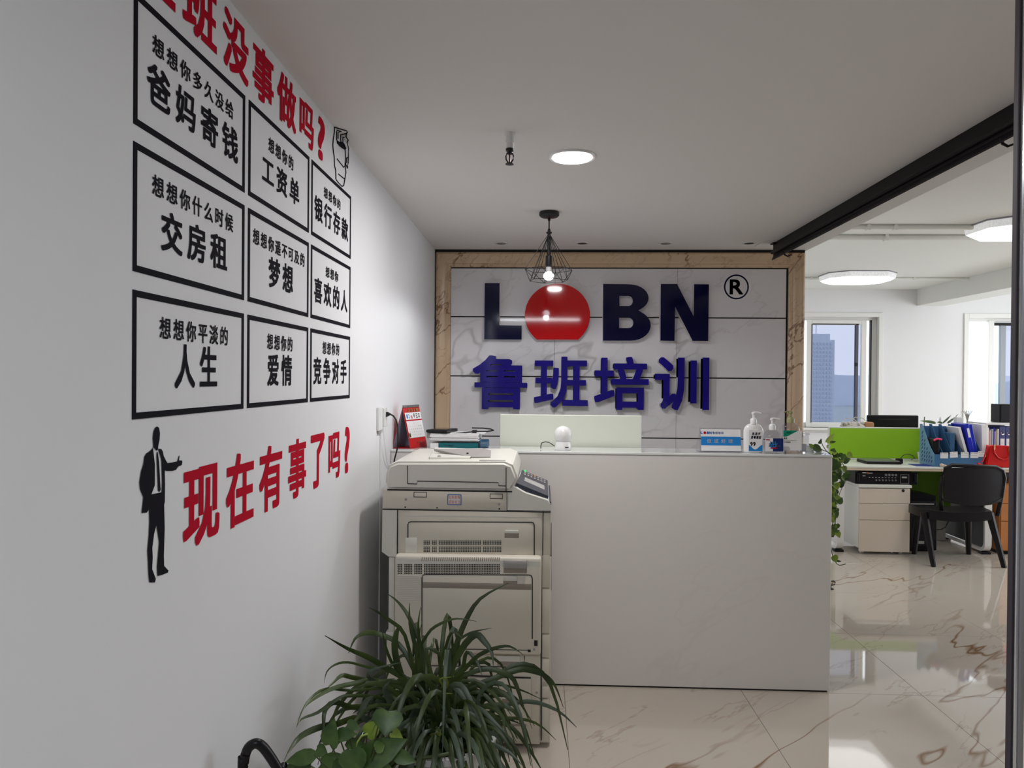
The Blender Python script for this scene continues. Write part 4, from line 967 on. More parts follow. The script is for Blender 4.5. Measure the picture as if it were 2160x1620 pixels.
# ------------------------------------------------------------------ ceiling things
# large downlight
dc = Vector((0.116, 3.022, CZ))
t = thing('recessed_downlight', 'large round lit downlight in the ceiling between camera and pendant', 'ceiling light', (dc.x, dc.y, CZ-0.01))
B().lathe([(0.080, -0.001), (0.083, -0.007), (0.094, -0.009), (0.098, -0.004), (0.098, 0.0)], dc, 40).build('trim_ring', m_white, t, smooth=True)
B().lathe([(0.079, -0.0105), (0.079, -0.0095)], dc, 36).build('diffuser', m_emit, t)
# spot lights
for px, lab, lit in ((1057, 'small recessed spotlight nearest the left wall, above the letter L', 1), (1228, 'small dark recessed spotlight just right of the pendant', 0), (1404, 'small recessed spotlight third from the left above the letter N', 1), (1580, 'small recessed spotlight beside the black beam end', 0)):
    p_ = at(px, 512.5, z=CZ); c = Vector((p_.x, p_.y, CZ))
    t = thing('recessed_spotlight', lab, 'ceiling light', (c.x, c.y, CZ-0.005), 'recessed spotlights above the logo wall')
    vs = B(); vs.lathe([(0.030, -0.0005), (0.032, -0.004), (0.045, -0.004), (0.046, 0.0)], c, 28).build('trim_ring', m_white, t, smooth=True)
    B().lathe([(0.031, -0.0048), (0.031, -0.0042)], c, 24).build('dark_recess', m_dark, t)
    cr_ = B(); pts = arc(0, 0, 0.029, 0.029, 20, 160, 12)+arc(0, 0, 0.029, 0.012 if lit else 0.020, 160, 20, 12)
    vv, ff = shape(loops=[[(x, y*-1) for x, y in pts]])
    cr_.add([Vector((c.x+v.x, c.y-v.y*(1 if lit else -1)*-1, CZ-0.0054)) for v in vv], ff); cr_.build('reflector', m_chrome if not lit else m_white, t)
# sprinkler
sp = at(1075.5, 281, z=CZ); c = Vector((sp.x, sp.y, CZ)); kk = sp.y/FPX
t = thing('fire_sprinkler', 'white-stemmed ceiling sprinkler with a black head beside the downlight', 'sprinkler', (c.x, c.y, CZ-0.12))
B().lathe([(0.020, 0), (0.020, -0.006), (0.0175, -0.010), (0.0175, -0.036), (0.0155, -0.038), (0.0155, -0.055), (0.012, -0.058)], c, 20).build('stem', m_white, t, smooth=True)
b = B(); b.lathe([(0.015, -0.058), (0.015, -0.066), (0.010, -0.070), (0.010, -0.078)], c, 16)
for s_ in (-1, 1): b.tube([c+Vector((s_*0.010, 0, -0.074)), c+Vector((s_*0.014, 0, -0.085)), c+Vector((s_*0.013, 0, -0.098)), c+Vector((s_*0.004, 0, -0.112))], 0.0028, 6)
b.build('yoke_arm', m_blackm, t)
B().lathe([(0.003, -0.076), (0.003, -0.110)], c, 8).build('glass_bulb', pm('dark_red_glass', (0.08, 0.01, 0.01), 0.2), t)
B().lathe([(0.004, -0.108), (0.015, -0.113), (0.016, -0.116), (0.005, -0.118)], c, 18).build('deflector', m_blackm, t)
# pendant
pc = at(1158.5, 447, z=CZ); PX, PYc = pc.x, pc.y
kk = PYc/FPX
def pzt(py): return at(1158, py, y=PYc).z
t = thing('pendant_lamp', 'black wire cage pendant lamp with a lit bulb in front of the logo wall', 'pendant lamp', (PX, PYc, pzt(597)))
B().lathe([(0.050, 0.0), (0.055, -0.004), (0.055, -0.020), (0.045, -0.029), (0.01, -0.031)], (PX, PYc, CZ), 32).build('canopy', m_blackm, t, smooth=True)
zc_ = pzt(492); B().tube([(PX, PYc, CZ-0.03), (PX, PYc, zc_)], 0.0035, 8).lathe([(0.006, 0), (0.009, 0.012), (0.006, 0.022)], (PX, PYc, zc_+0.002), 10).lathe([(0.006, 0), (0.008, 0.010), (0.003, 0.02)], (PX, PYc, CZ-0.05), 10).build('rod', m_blackm, t, smooth=True)
B().lathe([(0.016, 0.006), (0.016, 0.0), (0.009, -0.004), (0.009, pzt(537)-zc_), (0.017, pzt(540)-zc_), (0.019, pzt(559)-zc_), (0.016, pzt(562)-zc_)], (PX, PYc, zc_), 16).build('lamp_holder', m_blackm, t, smooth=True)
zw, zbm = pzt(569), pzt(592)
rw, rb = 50.5*kk, 41*kk; N6 = 6
wide = [Vector((PX+rw*math.cos(R(12+60*i)), PYc+rw*math.sin(R(12+60*i)), zw)) for i in range(N6)]
bot = [Vector((PX+rb*math.cos(R(42+60*i)), PYc+rb*math.sin(R(42+60*i)), zbm)) for i in range(N6)]
tp = Vector((PX, PYc, zc_))
b = B()
for i in range(N6):
    a = wide[i]; b.tube([tp+(a-tp).normalized()*0.012, a], 0.0017, 5); b.tube([a, wide[(i+1) % N6]], 0.0017, 5)
    b.tube([a, bot[i]], 0.0017, 5); b.tube([wide[(i+1) % N6], bot[i]], 0.0017, 5); b.tube([bot[i], bot[(i+1) % N6]], 0.0017, 5)
    b.tube([tp+(bot[i]-tp).normalized()*0.012, bot[i]], 0.0017, 5)
b.build('wire_cage', m_blackm, t)
zb_ = pzt(582.5)
B().lathe([(0.014, pzt(562)-zb_), (0.016, 0.03), (0.019, 0.022)], (PX, PYc, zb_), 16).build('bulb_neck', m_white, t, smooth=True)
B().sphere((PX, PYc, zb_), 0.029, 20, sz=0.8).build('bulb', m_bulb, t, smooth='all')
blo.location = (PX, PYc, zb_-0.035)
# black rail
t = thing('black_ceiling_rail', 'long black sheet metal rail hanging under the ceiling edge', 'rail', (1.53, 3.3, 2.34))
ra, rz_ = CZ, 2.352
pr = [(0, 0), (0.012, 0), (0.012, -0.058), (0.020, -0.066), (0.020, -0.078), (0.010, -0.095), (-0.004, -0.112), (-0.008, -0.108), (0.002, -0.085), (0.002, -0.066)]
B().prism(pr, lambda u, v: Vector((1.527+u, 1.3, ra+v)), lambda u, v: Vector((1.527+u, 4.955, ra+v))).build('rail_profile', m_beam, t)
B().tube([(1.520, 1.3, ra-0.064), (1.520, 4.955, ra-0.064)], 0.009, 8).build('rolled_edge', m_beam, t, smooth=True)
B().box(1.508, 1.527, 4.9, 4.955, ra-0.010, ra-0.001).build('end_bracket', m_beam, t)
for y_ in (2.52, 4.72):
    B().tube([(1.522, y_, ra-0.095), (1.528, y_, ra-0.115), (1.545, y_, ra-0.124), (1.565, y_, ra-0.116), (1.575, y_, ra-0.117)], 0.006, 6, 0.003).build('hook', m_beam, t, smooth=True)
tag(B().box(1.435, 1.515, 4.86, 5.06, CZ-0.003, CZ, 0.001).build('ceiling_hatch', m_ceil), 'small square ceiling hatch beside the end of the black rail', 'hatch')
# soffit underside step
# office ceiling lamps
def lamp(label, cx, cy, wx, wy):
    t = thing('ceiling_lamp', label, 'ceiling light', (cx, cy, OZ-0.09), 'crystal office ceiling lamps')
    def oct_(s, z): 
        hx, hy, c_ = wx/2*s, wy/2*s, 0.16*s
        return [Vector((cx+x, cy+y, z)) for x, y in ((-hx+c_, -hy), (hx-c_, -hy), (hx, -hy+c_), (hx, hy-c_), (hx-c_, hy), (-hx+c_, hy), (-hx, hy-c_), (-hx, -hy+c_))]
    def pr_(b, a, c): b.add(a+c, [tuple(range(8)), tuple(range(15, 7, -1))]+[(i, 8+i, 8+(i+1) % 8, (i+1) % 8) for i in range(8)])
    b = B(); pr_(b, oct_(1.02, OZ-0.010), oct_(1.02, OZ)); b.build('mounting_plate', pm('grey_lamp_plate', (0.3, 0.3, 0.33), 0.4), t)
    b = B(); pr_(b, oct_(0.98, OZ-0.062), oct_(1.0, OZ-0.011)); ob = b.build('crystal_rim', None or m_crys, t)
    b = B(); pr_(b, oct_(0.86, OZ-0.085), oct_(0.96, OZ-0.063)); b.build('lit_cover', m_emit2, t)
m_crys = pm('crystal_rim', (0.8, 0.8, 0.82), 0.15, noise=0.6, scale=90, bump=1.0, emit=(1, 1, 1), es=0.3)
lamp('lit octagonal crystal ceiling lamp over the green screen, wholly in view', 3.47, 8.28, 0.72, 0.62)
lamp('lit crystal ceiling lamp at the right edge, cut off by the door post', 3.58, 5.62, 0.72, 0.62)
# conduits
def conduit(label, y, x0, x1, r, clamps):
    t = thing('ceiling_conduit', label, 'pipe', ((x0+x1)/2, y, OZ-r*2), 'white conduits under the office ceiling')
    B().tube([(x0, y, OZ-r-0.003), (x1, y, OZ-r-0.003)], r, 10).build('pipe', m_ceil2, t, smooth=True)
    for cx in clamps: B().box(cx-0.012, cx+0.012, y-r*1.4, y+r*1.4, OZ-r*2.3-0.003, OZ, 0.003).build('clamp', m_ceil2, t)
conduit('nearest white conduit, just left of the right-hand crystal lamp', 5.66, 1.86, 3.22, 0.018, (2.65, 2.45))
conduit('second white conduit, running just beyond the nearest one', 6.05, 1.86, 7.4, 0.021, (2.76, 3.7))
conduit('farthest thin white conduit, running behind the central crystal lamp', 8.50, 1.86, 4.79, 0.013, (3.05, 4.2))

# door post (entrance frame close to the camera)
dp_ = B().box(0.768, 0.83, 1.08, 1.235, 0, 2.46, 0.006, 3).build('door_1', m_steel, kind='structure', smooth=True)
B().box(0.765, 0.7685, 1.222, 1.2345, 0, 2.46, 0.001).build('edge_gasket', pm('dark_gasket', (0.05, 0.04, 0.05), 0.5), dp_)
B().tube([(0.767, 1.212, 0), (0.767, 1.212, 2.46)], 0.003, 8).build('bead', m_chrome, dp_, smooth=True)
B().box(0.7655, 0.7685, 1.185, 1.190, 0, 2.46, 0.001).build('cream_seal', m_pvc, dp_)

# ------------------------------------------------------------------ office furniture
DZ = 0.785; DY0 = 6.73; DY1 = 7.33
t = thing('office_desk', 'cream-topped office desk with white loop legs beyond the counter', 'desk', (3.35, 7.0, 0))
B().box(2.73, 4.06, DY0, DY1, DZ-0.003, DZ, 0.001, 1).box(2.73, 4.06, DY0+0.001, DY1, DZ-0.012, DZ-0.003).build('desk_top', m_desk, t)
B().box(2.735, 4.055, DY0+0.004, DY1, DZ-0.036, DZ-0.0125).build('edge_band', m_edge, t)
def loopleg(x):
    pts = []; r = 0.07; ya, yb, za_, zb_ = DY0+0.03, DY1+0.25, 0.022, DZ-0.06
    for cy, cz, a0 in ((yb-r, za_+r, -90), (yb-r, zb_-r, 0), (ya+r, zb_-r, 90), (ya+r, za_+r, 180)):
        for k_ in range(6): a = R(a0+90*k_/5); pts.append((cy+r*math.cos(a), cz+r*math.sin(a)))
    b = B(); n = len(pts); inner = []
    cyc, czc = (ya+yb)/2, (za_+zb_)/2
    V = []
    for (y, z) in pts:
        for (dx, s_) in ((-0.03, 0.0), (0.03, 0.0), (0.03, 0.022), (-0.03, 0.022)):
            dv = Vector((cyc-y, czc-z)); yy = y+(0.022*(1 if dv.x > 0 else -1) if s_ else 0)*min(1, abs(dv.x)/ (abs((yb-ya)/2)-r+0.01)) ; zz = z+(0.022*(1 if dv.y > 0 else -1) if s_ else 0)*min(1, abs(dv.y)/((zb_-za_)/2-r+0.01))
            V.append(Vector((x+dx, yy, zz)))
    F = []
    for i in range(n):
        j = (i+1) % n
        for k_ in range(4): F.append((i*4+k_, j*4+k_, j*4+(k_+1) % 4, i*4+(k_+1) % 4))
    b.add(V, F); b.build('loop_leg', m_white, t, smooth=True)
    B().box(x-0.04, x+0.04, DY0+0.05, DY0+0.12, 0, 0.021, 0.004).build('foot', m_blackp, t)
    B().box(x-0.04, x+0.04, DY1+0.10, DY1+0.17, 0, 0.021, 0.004).build('foot', m_blackp, t)
loopleg(2.715); loopleg(4.02)
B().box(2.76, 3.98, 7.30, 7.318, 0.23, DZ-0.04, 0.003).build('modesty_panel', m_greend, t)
sx0 = at(1746, 930, y=7.36).x; sz1 = at(1850, 901, y=7.36).z
t = thing('desk_divider', 'lime green divider screen with a white rim on the desk', 'divider', (3.4, 7.36, DZ))
B().box(sx0+0.012, 4.05, 7.345, 7.365, DZ+0.012, sz1-0.01, 0.008).build('fabric_panel', m_green, t)
b = B(); frame_rect(b, sx0, 4.06, DZ, sz1, 0.012, 7.343, 7.369, 0.003); b.build('rim', m_white, t)
# second desk row behind with monitor and bag
t = thing('office_desk', 'rear office desk mostly hidden behind the green divider', 'desk', (3.4, 7.7, 0))
B().box(2.73, 4.06, 7.62, 8.25, DZ-0.03, DZ).build('desk_top', m_desk, t)
B().box(2.72, 2.78, 7.64, 8.2, 0, DZ-0.031).build('side_frame', m_white, t); B().box(3.99, 4.055, 7.64, 8.2, 0, DZ-0.031).build('side_frame', m_white, t)
ma = at(1829, 878, y=7.75); mb = at(1937, 900, y=7.75)
t = thing('monitor', 'black monitor seen from behind over the green divider', 'monitor', ((ma.x+mb.x)/2, 7.75, DZ))
B().box(ma.x, mb.x, 7.74, 7.775, ma.z-0.27, at(1880, 876, y=7.74).z, 0.01, 3).build('monitor_back', m_blackp, t)
B().box(ma.x+0.11, mb.x-0.10, 7.7385, 7.742, ma.z-0.034, ma.z-0.024).build('vent_slot', m_dark, t)
B().box((ma.x+mb.x)/2-0.03, (ma.x+mb.x)/2+0.03, 7.776, 7.80, DZ+0.01, ma.z-0.1).build('stand', m_blackp, t); B().box((ma.x+mb.x)/2-0.12, (ma.x+mb.x)/2+0.12, 7.70, 7.86, DZ, DZ+0.012, 0.004).build('stand_base', m_blackp, t)
# bag
bgc = at(1806, 895, y=7.60)
t = thing('woven_bag', 'white woven bag with tan leather peeping over the green divider', 'bag', (bgc.x, 7.60, DZ))
b = B(); b.sphere((bgc.x-0.03, 7.60, bgc.z-0.04), 0.14, 16, sx=1.0, sy=0.6, sz=0.5); b.box(bgc.x-0.16, bgc.x+0.10, 7.53, 7.67, DZ, bgc.z-0.04, 0.02)
b.build('bag_body', m_bag, t, smooth=True)
b = B(); rb_ = random.Random(2)
for k_ in range(14): b.sphere((bgc.x-0.16+0.016*k_+rb_.uniform(-0.005, 0.005), 7.55+rb_.uniform(-0.02, 0.02), bgc.z+0.005+rb_.uniform(-0.02, 0.018)), 0.017, 8)
b.build('knitted_rim', m_bag, t, smooth='all')
b = B(); b.box(bgc.x+0.06, bgc.x+0.16, 7.54, 7.60, DZ+0.05, bgc.z+0.028, 0.02); b.build('leather_flap', m_bagb, t, smooth=True)
for s_, (a_, c_) in enumerate((((1778, 890), (1800, 884)), ((1795, 890), (1820, 882)))):
    P0 = at(*a_, y=7.57); P1 = at(*c_, y=7.57); P2 = at(c_[0]+14, a_[1]+4, y=7.57)
    B().tube([P0, at((a_[0]+c_[0])/2-4, c_[1]-2, y=7.57), P1, P2], 0.004, 6).build('handle', m_bag, t, smooth=True)
# laptop / keyboard on desk
ka = at(1796, 965, z=DZ+0.02); kb = at(1888, 972, z=DZ+0.02)
t = thing('laptop', 'closed black laptop lying on the desk before the green divider', 'laptop', ((ka.x+kb.x)/2, 7.05, DZ))
B().box(ka.x-0.02, kb.x, 6.93, 7.16, DZ+0.002, DZ+0.022, 0.005).build('laptop_base', m_blackp, t); B().box(ka.x-0.02, kb.x-0.02, 6.93, 7.16, DZ+0.023, DZ+0.034, 0.004).build('laptop_lid', pm('grey_lid', (0.15, 0.16, 0.15), 0.25), t)
p_ = at(1920, 968, z=DZ); 
tag(B().box(p_.x-0.26, p_.x+0.12, 6.80, 6.97, DZ+0.0005, DZ+0.004).build('mouse_mat', pm('blue_mat', (0.02, 0.03, 0.25), 0.5)), 'dark blue flat mat on the front of the desk', 'mat')
tag(B().sphere((p_.x+0.02, 6.86, DZ+0.034), 0.06, 14, sx=1, sy=0.55, sz=0.55).build('computer_mouse', m_blackp, smooth='all'), 'black mouse-like gadget on the blue mat', 'mouse')
pq = at(1897, 965, y=7.0)
tag(B().box(pq.x-0.03, pq.x+0.03, 6.985, 7.02, DZ+0.001, DZ+0.05, 0.008).build('power_adapter', m_blackp), 'black adapter block on the desk with a cable loop', 'adapter')
tag(B().tube([at(x, y, y=7.02) for x, y in ((1900, 966), (1906, 960), (1915, 958), (1925, 961), (1930, 967), (1922, 970))], 0.0035, 6).build('adapter_cable', m_rubber, smooth=True), 'thin black cable arching in front of the green divider', 'cable')

# magazine racks
def sR(x, y): return (1900+x/9, 840+y/9)
RY = 6.80
def RP(x, y, yy=RY): return at(*sR(x, y), y=yy)
rx0 = RP(408, 480, 7.02).x; rz1 = RP(500, 485, 7.05).z
def rack_divider(b, x):
    # side profile in y,z: high at the back, curved down to a low front
    zf = DZ+0.115; zt_ = rz1
    prof_ = [(6.80, DZ+0.004), (7.06, DZ+0.004), (7.06, zt_), (7.015, zt_)]+[(7.015-0.215*math.sin(a)**1.0*(1)-0.0, zf+(zt_-zf)*(1-math.sin(a))**1.3) for a in [PI/2*i/7 for i in range(1, 8)]]
    b.prism(prof_, lambda u, v: Vector((x-0.0015, u, v)), lambda u, v: Vector((x+0.0015, u, v)))
xsr = [rx0+i*0.086 for i in range(6)]
t = thing('magazine_rack', 'blue plastic magazine rack with five slots on the desk', 'file rack', (xsr[2], 6.93, DZ))
for i, x in enumerate(xsr):
    b = B(); rack_divider(b, x); b.build('divider', m_rackl if i == 0 else m_rack, t, label='pale blue end divider' if i == 0 else None)
b = B(); b.box(xsr[0], xsr[-1], 6.797, 6.801, DZ+0.001, DZ+0.112); b.box(xsr[0], xsr[-1], 6.80, 7.06, DZ+0.001, DZ+0.005); b.box(xsr[0], xsr[-1], 7.056, 7.06, DZ+0.004, rz1-0.02); b.build('tray_shell', m_rack, t)
# slits of the end divider: dark lozenges standing just proud
b = B()
for i in range(9):
    for j in range(5):
        y_ = 6.83+j*0.042; z_ = DZ+0.03+i*0.036
        lim = DZ+0.10+((y_-6.80)/0.215)**1.6*(rz1-DZ-0.12)
        if z_+0.03 > lim or y_ > 7.03: continue
        b.prism([(0, 0), (0.010, 0), (0.026, 0.026), (0.016, 0.026)], lambda u, v: Vector((xsr[0]-0.0025, y_+0.026-u, z_+v)), lambda u, v: Vector((xsr[0]-0.0015, y_+0.026-u, z_+v)))
b.build('slit', m_labn, t, kind='stuff')
for (x_, y_, rt) in ((825, 1088, 0), (1008, 1072, -4), (1216, 1078, 0), (1398, 1080, 0), (1545, 1060, 0)):
    c = RP(x_, y_, 6.795); Mx = Matrix.Translation((c.x, 6.7955, c.z)) @ Matrix.Rotation(R(rt), 4, 'Y')
    lb = B().box(-0.034, 0.034, -0.001, 0.001, -0.026, 0.026, M=Mx).build('paper_label', m_paper, t)
    B().box(-0.028, -0.020, -0.0016, -0.001, 0.013, 0.021, M=Mx).box(-0.008, 0.026, -0.0016, -0.001, 0.014, 0.019, M=Mx).box(-0.028, 0.022, -0.0016, -0.001, -0.004, -0.002, M=Mx).build('print', m_copg, lb)
# contents of the slots
tag(B().box(xsr[0]+0.008, xsr[0]+0.066, 6.84, 7.04, DZ+0.006, DZ+0.25, 0.006).build('black_pouch', m_blackp), 'black pouch standing in the first slot of the blue rack', 'pouch')
tag(B().tube([(xsr[0]+0.01, 6.835, DZ+0.235), (xsr[0]+0.04, 6.83, DZ+0.25), (xsr[0]+0.08, 6.835, DZ+0.243)], 0.009, 8).build('pink_strap', pm('pink_fabric', (0.8, 0.05, 0.15), 0.5), smooth=True), 'short bright pink strap across the black pouch', 'strap')
tag(B().box(xsr[2]+0.01, xsr[2]+0.05, 6.88, 7.05, DZ+0.006, DZ+0.30, 0.002).build('document_wallet', m_rack), 'dark blue document wallet in the middle slot of the rack', 'wallet')
ang = Matrix.Translation((xsr[3]+0.075, 6.83, DZ+0.01)) @ Matrix.Rotation(R(-16), 4, 'Y')
tag(B().box(-0.012, 0.012, 0, 0.2, 0.0, 0.36, 0.002, M=ang).build('paper_folder', m_paper), 'white folder leaning left in the blue rack', 'folder')
ang = Matrix.Translation((xsr[3]+0.105, 6.82, DZ+0.01)) @ Matrix.Rotation(R(-12), 4, 'Y')
t = thing('ring_folder', 'glossy royal blue folder leaning left beside the white folder', 'folder', (xsr[3]+0.1, 6.9, DZ))
B().box(-0.014, 0.028, 0, 0.22, 0.0, 0.385, 0.004, M=ang).build('folder_cover', m_bluef, t)
B().box(0.030, 0.062, 0.01, 0.2, 0.0, 0.37, 0.004, M=ang).build('folder_cover', m_bluef, t)
B().box(0.002, 0.022, -0.0015, 0.0, 0.26, 0.345, M=ang).build('white_print', m_paper, t)
ang = Matrix.Translation((xsr[3]+0.185, 6.83, DZ+0.01)) @ Matrix.Rotation(R(-2), 4, 'Y')
tag(B().box(0.0, 0.036, 0, 0.23, 0.0, 0.375, 0.003, M=ang).build('box_file', m_paper), 'upright white box file right of the royal blue folder', 'box file')
# plant behind rack
t = thing('potted_orchid', 'small orchid with broad leaves behind the blue rack', 'plant', (xsr[1], 7.22, DZ))
B().lathe([(0.04, 0), (0.055, 0.09), (0.05, 0.09)], (xsr[1]+0.03, 7.22, DZ), 18).build('pot', m_white, t, smooth=True)
B().tube([(xsr[1]+0.03, 7.22, DZ+0.09), (xsr[1]+0.035, 7.22, RP(760, 360, 7.2).z)], 0.004, 6).build('stem', m_stem, t)
for (x0, y0_, x1, y1_, wd, mt) in ((650, 470, 380, 415, 50, m_poth), (780, 470, 690, 450, 40, m_poth), (800, 470, 975, 312, 30, m_leafg), (890, 470, 1045, 355, 34, m_leafg), (1040, 355, 1100, 292, 10, m_leafg), (740, 430, 760, 345, 36, m_paper)):
    b = B(); leaf_mesh(b, RP(x0, y0_, 7.2), RP(x1, y1_, 7.2), wd/9/FPX*7.2*1.2, (0.1, -1, 0.4)); b.build('leaf', mt, t, smooth='all')
tag(B().box(RP(1035, 400, 7.15).x, RP(1160, 400, 7.15).x, 7.13, 7.18, DZ, RP(1100, 360, 7.15).z, 0.003).build('white_box_file', m_paper), 'white box file standing behind the rack under the orchid leaf tips', 'box file')

# hutch with binders
hx0 = RP(1475, 460, 7.1).x; hz = RP(1700, 462, 7.05).z
t = thing('desk_hutch', 'white open shelf hutch holding binders at the right end of the desk', 'shelf', (4.3, 7.1, DZ))
B().box(hx0, 4.75, 6.98, 7.30, hz-0.018, hz, 0.003).build('shelf_board', m_white, t)
B().box(hx0, hx0+0.018, 6.98, 7.30, DZ, hz-0.019, 0.002).build('side_board', m_white, t)
B().box(4.73, 4.75, 6.98, 7.30, DZ, hz-0.019).build('side_board', m_white, t)
def binder(x0, x1, label):
    t = thing('lever_arch_binder', label, 'binder', ((x0+x1)/2, 7.1, DZ), 'indigo binders in the hutch')
    h_ = hz-0.03-DZ
    B().box(x0, x1, 7.0, 7.25, DZ+0.001, DZ+h_, 0.003).build('binder_cover', m_bindb, t)
    w_ = x1-x0; xm = (x0+x1)/2
    lbp = B().box(x0+w_*0.14, x1-w_*0.14, 6.9985, 7.0, DZ+0.05, DZ+h_*0.68).build('spine_label', m_paper, t)
    b = B(); b.tube([Vector((xm+0.014*math.cos(2*PI*k_/12), 6.9985, DZ+h_*0.82+0.014*math.sin(2*PI*k_/12))) for k_ in range(12)], 0.003, 5, closed=True); b.build('finger_ring', m_chrome, t)
    text_part('工', xm-0.006, xm+0.006, DZ+h_*0.55, DZ+h_*0.55+0.012, lambda u, v, w: Vector((u, 6.998, v)), m_copg, lbp); text_part('程', xm-0.006, xm+0.006, DZ+h_*0.42, DZ+h_*0.42+0.012, lambda u, v, w: Vector((u, 6.998, v)), m_copg, lbp)
X = lambda x: RP(x, 600, 7.0).x
binder(X(1500), X(1645), 'indigo binder with a long white spine label, leftmost in the hutch')
binder(X(1880), X(1985), 'indigo binder right of the loose magazines in the hutch')
binder(X(1990), X(2120), 'indigo binder farthest right in the hutch, cut off by the door post')
cols = [m_paper, pm('pink_cover', (0.55, 0.25, 0.24), 0.5), m_paper, pm('grey_cover', (0.4, 0.4, 0.42), 0.5), m_bluef, m_paper, pm('tan_cover', (0.45, 0.40, 0.34), 0.5), m_paper]
cn = ['white', 'dusty pink', 'ivory white', 'grey', 'deep blue', 'chalk white', 'tan', 'off-white']
ordn = ['first', 'second', 'third', 'fourth', 'fifth', 'sixth', 'seventh', 'eighth']
for i, (mt, nm) in enumerate(zip(cols, cn)):
    x0 = X(1652+i*28); x1 = X(1652+i*28+24)
    tag(B().box(x0, x1, 7.0+0.004*(i % 3), 7.22, DZ+0.001, hz-0.045-0.012*((i*7) % 4), 0.001, 1).build('magazine', mt), '%s magazine spine, %s from the left between the indigo binders' % (nm, ordn[i]), 'magazine', 'magazines between the binders')
# black thing on hutch
q0 = RP(1830, 110, 7.1); q1 = RP(2075, 455, 7.1)
t = thing('black_speaker_box', 'black box-shaped speaker on top of the white hutch', 'speaker', ((q0.x+q1.x)/2, 7.12, hz))
B().box(q0.x, q1.x+0.03, 7.06, 7.20, hz+0.001, q0.z, 0.006).build('cabinet', m_blackp, t); B().box(q0.x+0.012, q1.x+0.02, 7.058, 7.061, hz+0.012, q0.z-0.012).build('grille_cloth', m_mesh, t)
gp = RP(1325, 330, 7.2)
t = thing('grey_sprig_ornament', 'small grey feathery sprig standing before the bright right window', 'ornament', (gp.x, 7.25, DZ))
for k_ in range(6): 
    a = -0.5+k_*0.2; B().tube([(gp.x, 7.25, gp.z-0.06), (gp.x+0.04*a, 7.25, gp.z+0.01), (gp.x+0.09*a, 7.25, gp.z+0.045), (gp.x+0.12*a, 7.25, gp.z+0.03)], 0.004, 5, 0.0015).build('frond', m_copg, t)
B().tube([(gp.x, 7.25, DZ), (gp.x, 7.25, gp.z-0.055)], 0.006, 6).build('stem', m_copg, t)
# red handbag
hx = [RP(x, 1200, 6.82).x for x in (1560, 1650, 2110)]; hzt = RP(1700, 895, 6.82).z
t = thing('red_handbag', 'red leather handbag with gold fittings on the desk', 'handbag', ((hx[0]+hx[2])/2, 6.84, DZ))
b = B(); b.prism([(hx[0], DZ+0.002), (hx[2]+0.02, DZ+0.002), (hx[2]-0.01, hzt-0.004), (hx[1]+0.01, hzt), (hx[1]-0.01, hzt-0.01)], lambda u, v: Vector((u, 6.775, v)), lambda u, v: Vector((u, 6.90, v)))
bmesh.ops.bevel(b.bm, geom=b.bm.edges[:], offset=0.008, segments=2, affect='EDGES'); b.build('bag_body', m_redbag, t, smooth=True)
B().tube([RP(x, y, 6.768) for x, y in ((1765, 950), (1780, 1040), (1850, 1130), (1950, 1165), (2030, 1140), (2070, 1060), (2075, 960))], 0.006, 8).build('handle', m_redbag, t, smooth=True)
for (x_, y_) in ((1775, 945), (2060, 985)): 
    c = RP(x_, y_, 6.768); B().tube([c+Vector((0, 0, 0.03)), c+Vector((0, 0, 0.0)), c-Vector((0, 0, 0.015))], 0.006, 8).build('buckle', m_gold, t)
B().tube([RP(1630, 960, 6.775), RP(1595, 1090, 6.765), RP(1560, 1180, 6.765), RP(1530, 1220, 6.765)], 0.006, 6).build('strap', m_redbag, t)
B().tube([RP(1455, 1245, 6.76), RP(1510, 1262, 6.755), RP(1575, 1285, 6.75)], 0.014, 8, 0.008).build('tassel', m_redbag, t, smooth=True)
c = RP(820, 1200, 6.765)
t = thing('small_figurine', 'tiny beige figurine lying on the desk before the blue rack', 'ornament', (c.x, 6.765, DZ))
B().sphere((c.x-0.02, 6.765, DZ+0.018), 0.017, 10).tube([(c.x-0.01, 6.765, DZ+0.016), (c.x+0.03, 6.76, DZ+0.010)], 0.012, 8, 0.006).build('figure', pm('beige_resin', (0.6, 0.45, 0.33), 0.5), t, smooth='all')

# cabinet with amplifier
cx0, cx1 = 2.853, 3.302; CYF = 6.70; cz0, cz1 = 0.055, 0.612; CYB = 7.28
t = thing('drawer_cabinet', 'white three-drawer pedestal cabinet on castors under the desk', 'cabinet', ((cx0+cx1)/2, 7.0, 0))
B().box(cx0, cx1, CYF+0.02, CYB, cz0, cz1-0.012, 0.002, 1).build('carcass', m_cabw, t)
B().box(cx0-0.003, cx1+0.010, CYF-0.004, CYB, cz1-0.011, cz1+0.012, 0.002, 1).build('top_board', m_cabw, t)
zq = [at(1860, y, y=CYF).z for y in (1031, 1062.3, 1097.6, 1164.5)]
for i in range(3):
    d = B().box(cx0+0.004, cx1-0.004, CYF, CYF+0.019, zq[i+1]+0.0025, zq[i]-0.0015, 0.0015, 1).build('drawer', m_cab, t)
    if i == 0:
        lk = at(1905, 1035, y=CYF); B().lathe([(0.013, 0), (0.013, 0.002)], (lk.x, CYF-0.002, lk.z), 14, 'y').build('lock', m_dark, d)
for x in (cx0+0.05, cx1-0.06):
    for y in (CYF+0.06, CYB-0.06): B().box(x-0.012, x+0.012, y-0.012, y+0.012, 0.03, cz0).lathe([(0.022, -0.012), (0.022, 0.012)], (x, y, 0.022), 14, 'x').build('caster', m_cabw, t)
def sA(x, y): return (1760+x/10.8, 970+y/10.8)
AY = 6.76
def AP(x, y): a = at(*sA(x, y), y=AY); return a.x, a.z
a0, a1 = AP(468, 250), AP(1880, 530)
